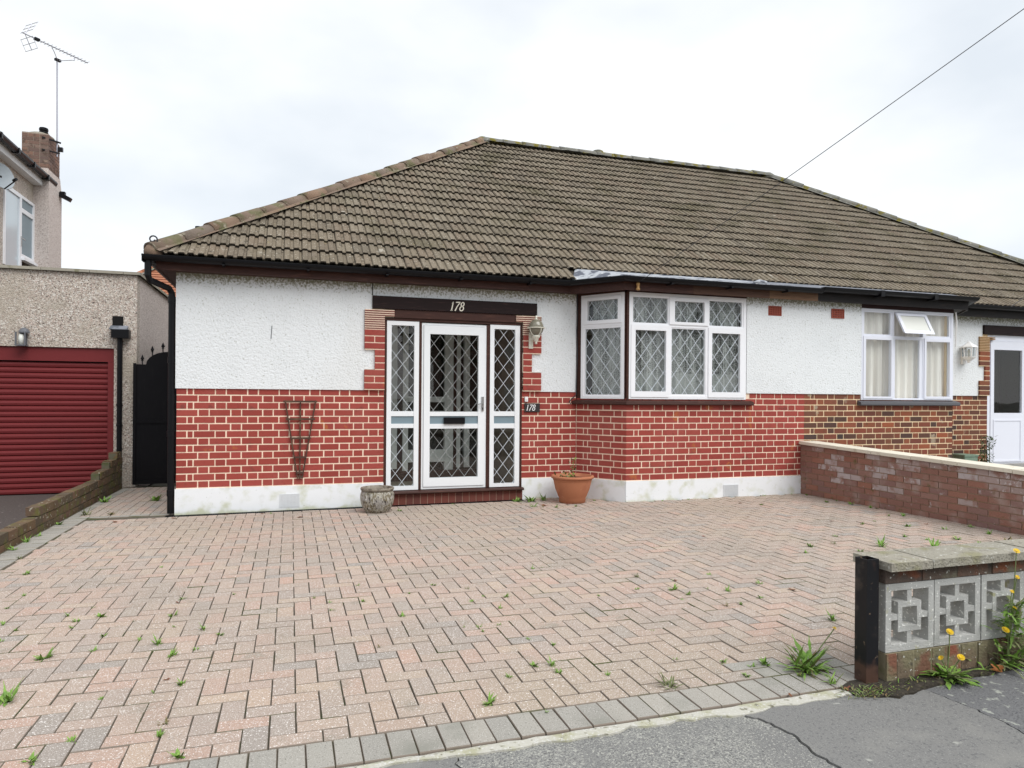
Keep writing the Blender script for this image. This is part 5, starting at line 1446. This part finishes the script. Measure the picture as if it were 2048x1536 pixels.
WEEDS = [(-0.92,-1.94,3),(-0.67,-2.55,3),(-0.47,-3.26,3),(-0.47,-3.55,3),(0.05,-3.7,3),(0.15,-3.93,6),(-0.05,-3.85,3),(0.03,-3.98,4),(0.04,-4.11,4),(-0.37,-3.91,3),(-0.25,-4.07,3),(0.15,-4.31,3),(0.25,-4.32,4),(0.46,-4.45,3),(0.57,-4.56,6),(-0.27,-4.25,4),(0.26,-4.56,4),(0.05,-4.61,7),(0.67,-4.77,5),(0.78,-4.71,3),(0.57,-3.66,4),(0.57,-4.04,4),(0.36,-4.08,2),(0.28,-2.67,3),(0.89,-3.3,3),(0.89,-3.65,2),(0.78,-4.38,4),(0.88,-4.5,4),(0.61,-4.27,3),(0.77,-5.18,4),(0.06,-5.16,8),(0.45,-5.24,2),(0.66,-5.23,2),(0.76,-5.59,4),(0.76,-5.7,4),(0.44,-5.64,4),(0.34,-5.77,5),(0.86,-5.9,6),(1.41,-3.91,3),(1.51,-4.04,2),(1.51,-4.22,4),(1.72,-3.68,3),(1.72,-4.09,3),(2.24,-3.84,4),(2.45,-4.01,3),(2.04,-3.99,2),(2.65,-4.28,5),(2.4,-4.31,3),(1.92,-4.47,4),(2.51,-4.21,2),(2.54,-4.51,3),(2.44,-4.81,3),(2.32,-4.81,3),(2.23,-4.79,2),(2.32,-4.9,3),(1.71,-4.97,4),(2.53,-5.1,3),(2.43,-5.47,4),(2.52,-5.49,4),(2.52,-5.58,4),(2.27,-5.56,4),(2.1,-5.81,5),(3.08,-3.61,3),(3.17,-3.57,2),(2.76,-3.6,2),(2.31,-5.97,2),(3.75,-4.07,4),(4.3,-4.19,4),(3.96,-4.23,2),(3.83,-4.46,6),(3.86,-4.6,4),(3.59,-4.37,3),(3.27,-4.43,3),(4.07,-4.51,2),(4.17,-4.61,4),(4.51,-4.51,4),(4.29,-4.81,6),(3.95,-4.9,5),(4.07,-4.9,3),(3.76,-4.69,2),(3.26,-5.18,2),(2.63,-5.22,3),(2.73,-5.69,3),(3.15,-5.61,3),(3.37,-5.71,4),(3.47,-5.81,4),(3.55,-5.81,6),(3.37,-5.9,4),(2.95,-5.89,7),(3.62,-5.98,4),(4.4,-5.34,7),(6.93,-1.38,4),(7.26,-1.15,3),(7.96,-0.69,3),(8.10,-0.83,4),(7.89,-1.44,7),(8.1,-1.39,5),(8.05,-1.68,6),(8.06,-1.98,6),(8.09,-2.06,7),(7.8,-2.5,5),(7.96,-2.56,5),(7.09,-2.84,4),(7.37,-2.73,3),(7.45,-3.08,6),(7.67,-3.33,5),(7.88,-3.64,6),(8.06,-3.31,5),(6.33,-3.28,5),(6.96,-3.5,5),(6.06,-3.55,4),(5.77,-3.58,6),(5.55,-3.78,5),(6.05,-3.88,4),(7.03,-3.68,4),(7.33,-3.75,6),(7.14,-4.06,4),(7.34,-3.97,4),(1.04,-0.23,3),(1.57,-0.41,2),(4.13,-0.66,8),(4.22,-0.72,6),(4.38,-0.79,5),(2.5,-0.48,6),(3.22,-0.16,3),(4.04,-.14,5),(4.64,-0.80,5),(5.06,-0.42,4),(-1.08,-0.94,8),(-1.08,-0.3,8),(-1.09,-1.23,8),(-1.08,-1.58,8),(-0.9,-1.99,4),(-0.66,-2.59,4),(5.9,-.72,4),(6.3,-.70,4),(7.5,-.70,5)]
for i, (x, y, s) in enumerate(WEEDS):
    if inside_house(x, y) and y > -.05: continue
    o = piece(wm[i % 4 if i % 11 else 4 + (i // 11) % 2], 'weed', None, Vector((x, y, GZ(x, y) - .004)), RZ(random.uniform(0, 6.28)), (s * .0155 * random.uniform(.9, 1.3),) * 3)
    reg = ('foot of the old mossy wall' if x < -1.0 else 'plinth of the house' if y > -.9 else 'foot of the brick garden wall' if x > 7.7 else 'grey edging course by the pavement' if y < -5.5
           else 'garage side of the drive' if x < 1.0 else 'middle of the drive before the porch' if x < 3.2 else 'bay window side of the drive')
    lab = {'f': 'small weed growing at the ', 'p': 'small weed growing beside the ', 'g': 'small green weed in the paving on the ', 'm': 'small green weed in the paving in the ', 'b': 'small green weed in the paving on the '}[reg[0]] + reg
    if reg.startswith('grey'): lab = 'small green weed in the paving near the ' + reg
    props(o, lab, 'weed', 'weeds at the ' + reg)
BIG = [(6.80, -3.97, 9, 1, 'bright green leafy weed in the drive, nearest the pierced wall'), (6.38, -3.78, 8, 2, 'bright green leafy weed in the drive behind the steel post'),
       (7.66, -4.02, 11, 5, 'brownish dry weed clump in the drive near the brick garden wall'), (4.07, -.19, 10, 0, 'leafy green weed growing at the right end of the porch step'),
       (4.24, -.24, 12, 3, 'tallest leafy weed growing against the plinth right of the porch'), (4.43, -.21, 9, 2, 'green weed growing between the porch and the terracotta pot'),
       (-.42, 1.28, 11, 1, 'green weed tuft in the side passage before the black gate'), (-1.03, 1.36, 10, 3, 'dark green weed at the foot of the old wall near the gate'),
       (-.98, .31, 8, 4, 'pale weed at the grey brick strip across the side passage'), (-.70, .25, 9, 5, 'brown spiky weed in the mouth of the side passage')]
for (x, y, s, v, lab) in BIG:
    props(piece(wm[v], 'weed', None, Vector((x, y, GZ(x, y) - .004)), RZ(random.uniform(0, 6.28)), (s * .021,) * 2 + (s * .023,)), lab, 'weed')

def flower(bm, c, r, mi=2, tilt=(0, -.4)):
    n = 13; c = Vector(c); ax = Vector((tilt[0], tilt[1], 1)).normalized()
    a = ax.cross(Vector((1, 0, 0))).normalized(); q = ax.cross(a)
    for ring_, rr in ((0, r), (1, r * .62)):
        for k in range(n):
            t0 = 2 * math.pi * (k + .5 * ring_) / n; t1 = t0 + 2 * math.pi / n * .8
            bm.face([c + ax * .004 * ring_, c + (a * math.cos(t0) + q * math.sin(t0)) * rr + ax * (.004 + .006 * ring_), c + (a * math.cos(t1) + q * math.sin(t1)) * rr + ax * (.004 + .006 * ring_)], mi)
def plant(name, label, cat, x, y, z, n, L, w, seed, lift, flowers=(), lobes=True, mats=None, extra=None):
    t = thing(name, label, cat, (x, y, z))
    rs = random.Random(seed); bm = MB()
    for k in range(n):
        leaf(bm, (x + rs.gauss(0, .18 * L), y + rs.gauss(0, .14 * L), z), rs.uniform(0, 6.28), L * rs.uniform(.5, 1.15), w * rs.uniform(.7, 1.2), rs.uniform(.15, lift), rs.uniform(.1, .6), 6, lobes, 1 if rs.random() < .18 else 0)
    bm.build('foliage', mats or [m_weed, m_weeddull], t)
    for (fx, fy, fz, r, tl) in flowers:
        bm = MB(); bm.tube([(x + rs.uniform(-.02, .02), y, z), ((x + fx) / 2, (y + fy) / 2, z + (fz - z) * .55), (fx, fy, fz)], .0028, 5); bm.build('stem', m_stem, t)
        bm = MB(); flower(bm, (fx, fy, fz), r, 0, tl); bm.build('flower', m_petal, t)
    return t
plant('dandelion', 'green dandelion clump with yellow flowers at the foot of the pierced wall', 'dandelion', 4.30, -6.205, .045, 95, .125, .028, 3, .95,
      [(4.311, -6.20, .262, .017, (-.3, -.8)), (4.335, -6.24, .150, .017, (-.4, -.7)), (4.235, -6.22, .150, .013, (-.9, .1))])
plant('dandelion', 'long leaved straggly dandelion clump between the paving and the steel post', 'dandelion', 3.70, -5.93, .044, 80, .14, .020, 5, 1.5, [(3.84, -5.96, .245, .011, (.2, -.4))], mats=[m_weed, m_weeddry])
plant('weed', 'small grass tuft at the paving corner by the foot of the steel post', 'weed', 3.70, -6.10, .044, 16, .06, .008, 8, 1.3, lobes=False)
# tall flowering weed at the wall
t = thing('sow_thistle', 'tall spindly yellow flowered weed standing against the pierced wall', 'weed', (4.70, -6.20, .05))
rs = random.Random(4); bm = MB()
for k in range(190):
    h = rs.random() ** 1.7 * .30
    leaf(bm, (4.74 + rs.gauss(0, .10 - .15 * h), -6.205 + rs.gauss(0, .025), .05 + h), rs.uniform(0, 6.28), rs.uniform(.05, .12), rs.uniform(.012, .03), rs.uniform(.2, 1.2), rs.uniform(.1, .7), 5, True, 1 if rs.random() < .4 else 0)
bm.build('foliage', [m_weed, m_weeddull], t)
for (fx, fz, r, mid) in ((4.730, .632, .016, .06), (4.735, .50, .012, .03), (4.70, .43, .010, -.01), (4.715, .345, .012, .02), (4.66, .243, .018, -.03)):
    bm = MB(); bm.tube([(4.70, -6.20, .05), (4.695 + mid * .2, -6.205, .05 + fz * .35), (4.70 + mid * .4, -6.21, .05 + fz * .65), (fx, -6.215, fz)], [.0045, .0038, .003, .0022], 5); bm.build('stem', m_stem, t)
    bm = MB(); flower(bm, (fx, -6.215, fz), r, 0, (-.2, -.7)); bm.build('flower', m_petal, t)
# moss and litter at the post foot: one mass
bm = MB(); rs = random.Random(9)
for k in range(520):
    x = rs.choice((rs.gauss(3.80, .07), rs.uniform(3.75, 5.2))); y = -6.225 + rs.gauss(0, .028) + (.02 if x > 4.0 else 0)
    leaf(bm, (x, y, GZ(x, y) + .001), rs.uniform(0, 6.28), rs.uniform(.008, .03), rs.uniform(.003, .008), rs.uniform(0, 1), rs.uniform(0, .6), 2, False, rs.choice((0, 0, 1, 1, 2)))
props(bm.build('moss', [m_weeddull, m_weeddry, m_weed]), 'moss and dry litter at the foot of the steel post and pierced wall', 'moss', None, 'stuff')
# pot plant and neighbour's shrub
t = thing('pot_plant', 'straggly small plant growing in the terracotta pot', 'plant', (4.70, -.44, .34))
rs = random.Random(6); bm = MB()
for k in range(70):
    if k < 34: c = (4.62 + rs.gauss(0, .06), -.46 + rs.gauss(0, .05), .345 + abs(rs.gauss(0, .03)))
    else:
        h = rs.random() ** 1.2 * .25; c = (4.735 + rs.gauss(0, .022) + .03 * h, -.46 + rs.gauss(0, .02), .345 + h)
    leaf(bm, c, rs.uniform(0, 6.28), rs.uniform(.03, .07), rs.uniform(.015, .03), rs.uniform(.1, 1.1), rs.uniform(.1, .7), 3, False, 1 if rs.random() < .5 else 0)
bm.build('foliage', [m_weed, m_weeddull], t)
bm = MB(); bm.tube([(4.735, -.46, .32), (4.74, -.46, .48), (4.75, -.46, .60)], [.006, .004, .002], 5); bm.build('stem', m_stem, t)
t = thing('shrub', 'small dark shrub growing beside the door of the adjoining bungalow', 'shrub', (12.10, -.30, .06))
rs = random.Random(12); bm = MB()
for k in range(620):
    h = rs.random(); a = rs.uniform(0, 6.28); r = rs.random() ** .5 * (.17 * (1 - .55 * h))
    c = (12.05 + .22 * h * (rs.random()) + r * math.cos(a), -.30 + r * math.sin(a) * .8, .15 + h * .64)
    leaf(bm, c, rs.uniform(0, 6.28), rs.uniform(.03, .06), rs.uniform(.016, .028), rs.uniform(-.3, .9), rs.uniform(0, .5), 2)
bm.build('foliage', m_shrub, t)
bm = MB()
for k in range(4): bm.tube([(12.08, -.30, .06), (12.06 + .05 * k, -.30, .35), (12.02 + .09 * k, -.3 + .02 * k, .72)], [.01, .007, .003], 5)
bm.build('stem', m_stem, t)
t = thing('green_planter', 'pale green planter standing by the brick wall next to the small shrub', 'plant pot', (11.72, -.22, .06))
b = MB(); b.box(11.62, 11.90, -.34, -.10, .06, .47); b.build('box', m_greenpot, t)
b = MB(); b.box(11.61, 11.91, -.35, -.09, .47, .50); b.build('rim', m_greenpot, t)

# fallen leaves
def leafmesh(mat, seed):
    rs = random.Random(seed); bm = MB(); n = 9; c = Vector((0, 0, .06)); P_ = []
    for k in range(n):
        a = 2 * math.pi * k / n; r = (.5 if k % 2 == 0 else .24) * rs.uniform(.8, 1.15)
        P_.append(Vector((r * math.cos(a) * 1.25, r * math.sin(a) * .7, rs.uniform(.0, .22))))
    for k in range(n): bm.face([c, P_[k], P_[(k + 1) % n]])
    return bm.mesh('fallen_leaf', mat)
lm = [leafmesh(m_redleaf, i) for i in range(3)]
LV = [(.70, -5.10, .03), (.02, -.25, .06), (.95, -.22, .05), (.55, -.14, .07), (1.36, -.62, .08), (4.28, -.64, .09), (4.60, -.62, .08), (.55, -3.75, .03), (3.97, -4.25, .04), (4.62, -4.72, .07), (3.42, -6.15, .03),
      (6.75, -1.2, .05), (6.9, -2.6, .05), (3.72, -6.17, .05), (-.55, -.32, .06), (-.2, -.2, .05), (2.6, -2.2, .03), (5.1, -2.9, .04), (7.75, -3.05, .05), (6.2, -2.1, .035)]
for i, (x, y, s) in enumerate(LV):
    where = 'lying close to the house plinth' if y > -.9 else 'lying by the concrete edging' if y < -6 else 'lying out on the open paving'
    props(piece(lm[i % 3], 'fallen_leaf', None, Vector((x, y, GZ(x, y) + .001)), RZ(random.uniform(0, 6.28)), (s, s, s)), 'shrivelled brown fallen leaf ' + where, 'leaf', 'fallen leaves ' + where)
props(piece(leafmesh(m_orangeleaf, 5), 'fallen_leaf', None, Vector((4.60, -6.222, .052)), RZ(.3), (.085, .10, .09)), 'curled orange fallen leaf on the soil under the pierced wall', 'leaf')

# ------------------------------------------------------------------ unseen houses and trees, invented over the road for the glass to reflect
m_roadroof = M('slate_brown_roof', (.10, .075, .06), .9, layers=[(6, .5, .7, (.07, .055, .045), 3)])
m_bark = M('tree_bark', (.07, .055, .04), .9)
for (x, w, mat, lab) in ((-13, 9, m_dashside, 'pale pebbledash house invented over the road for the porch glass to reflect'), (0.5, 10, m_render, 'white rendered house invented over the road for the porch glass to reflect'), (15, 10, m_wbrick, 'brick house invented over the road for the bay window glass to reflect')):
    t = thing('house', lab, 'house', (x, -31, -.15))
    MB().box(x - w / 2, x + w / 2, -36, -27, -.15, 5.0).build('wall', mat, t)
    bm = MB(); A = [(x - w / 2 - .4, -26.6, 4.9), (x + w / 2 + .4, -26.6, 4.9), (x + w / 2 + .4, -36.4, 4.9), (x - w / 2 - .4, -36.4, 4.9)]; R0, R1 = (x - w / 2 + 3, -31.5, 8.2), (x + w / 2 - 3, -31.5, 8.2)
    bm.face([A[1], A[0], R0, R1]); bm.face([A[3], A[2], R1, R0]); bm.face([A[0], A[3], R0]); bm.face([A[2], A[1], R1]); bm.build('roof', m_roadroof, t)
    for dx in (-2.6, 1.2):
        for z in (.8, 3.1): MB().box(x + dx, x + dx + 1.6, -27.0, -26.96, z, z + 1.2).build('window', m_panelgrey, t)
for i, (x, y, h) in enumerate(((-5.5, -22, 6.5), (7.5, -21, 7.5), (21, -22, 7.0))):
    t = thing('tree', ('bushy street tree invented for the left sidelight to reflect', 'tallest street tree invented for the bay window glass to reflect', 'street tree invented for the adjoining bungalow window to reflect')[i], 'tree', (x, y, -.15))
    rs = random.Random(30 + i); bm = MB(); bm.tube([(x, y, -.15), (x + .1, y, h * .3), (x, y + .1, h * .6)], [.18, .13, .06], 8)
    for k in range(7):
        a = k * .9; bm.tube([(x, y, h * (.3 + .04 * k)), (x + math.cos(a) * h * .18, y + math.sin(a) * h * .18, h * (.5 + .05 * k))], [.06, .02], 5)
    bm.build('trunk', m_bark, t)
    bm = MB()
    for k in range(1500):
        a, b_, r = rs.uniform(0, 6.28), rs.uniform(-1, 1), rs.random() ** .4
        q = math.sqrt(1 - b_ * b_); c = (x + q * math.cos(a) * r * h * .27, y + q * math.sin(a) * r * h * .27, h * .63 + b_ * r * h * .34)
        leaf(bm, c, rs.uniform(0, 6.28), rs.uniform(.18, .4), rs.uniform(.12, .22), rs.uniform(-.4, .8), rs.uniform(0, .6), 2)
    bm.build('crown', m_shrub, t)
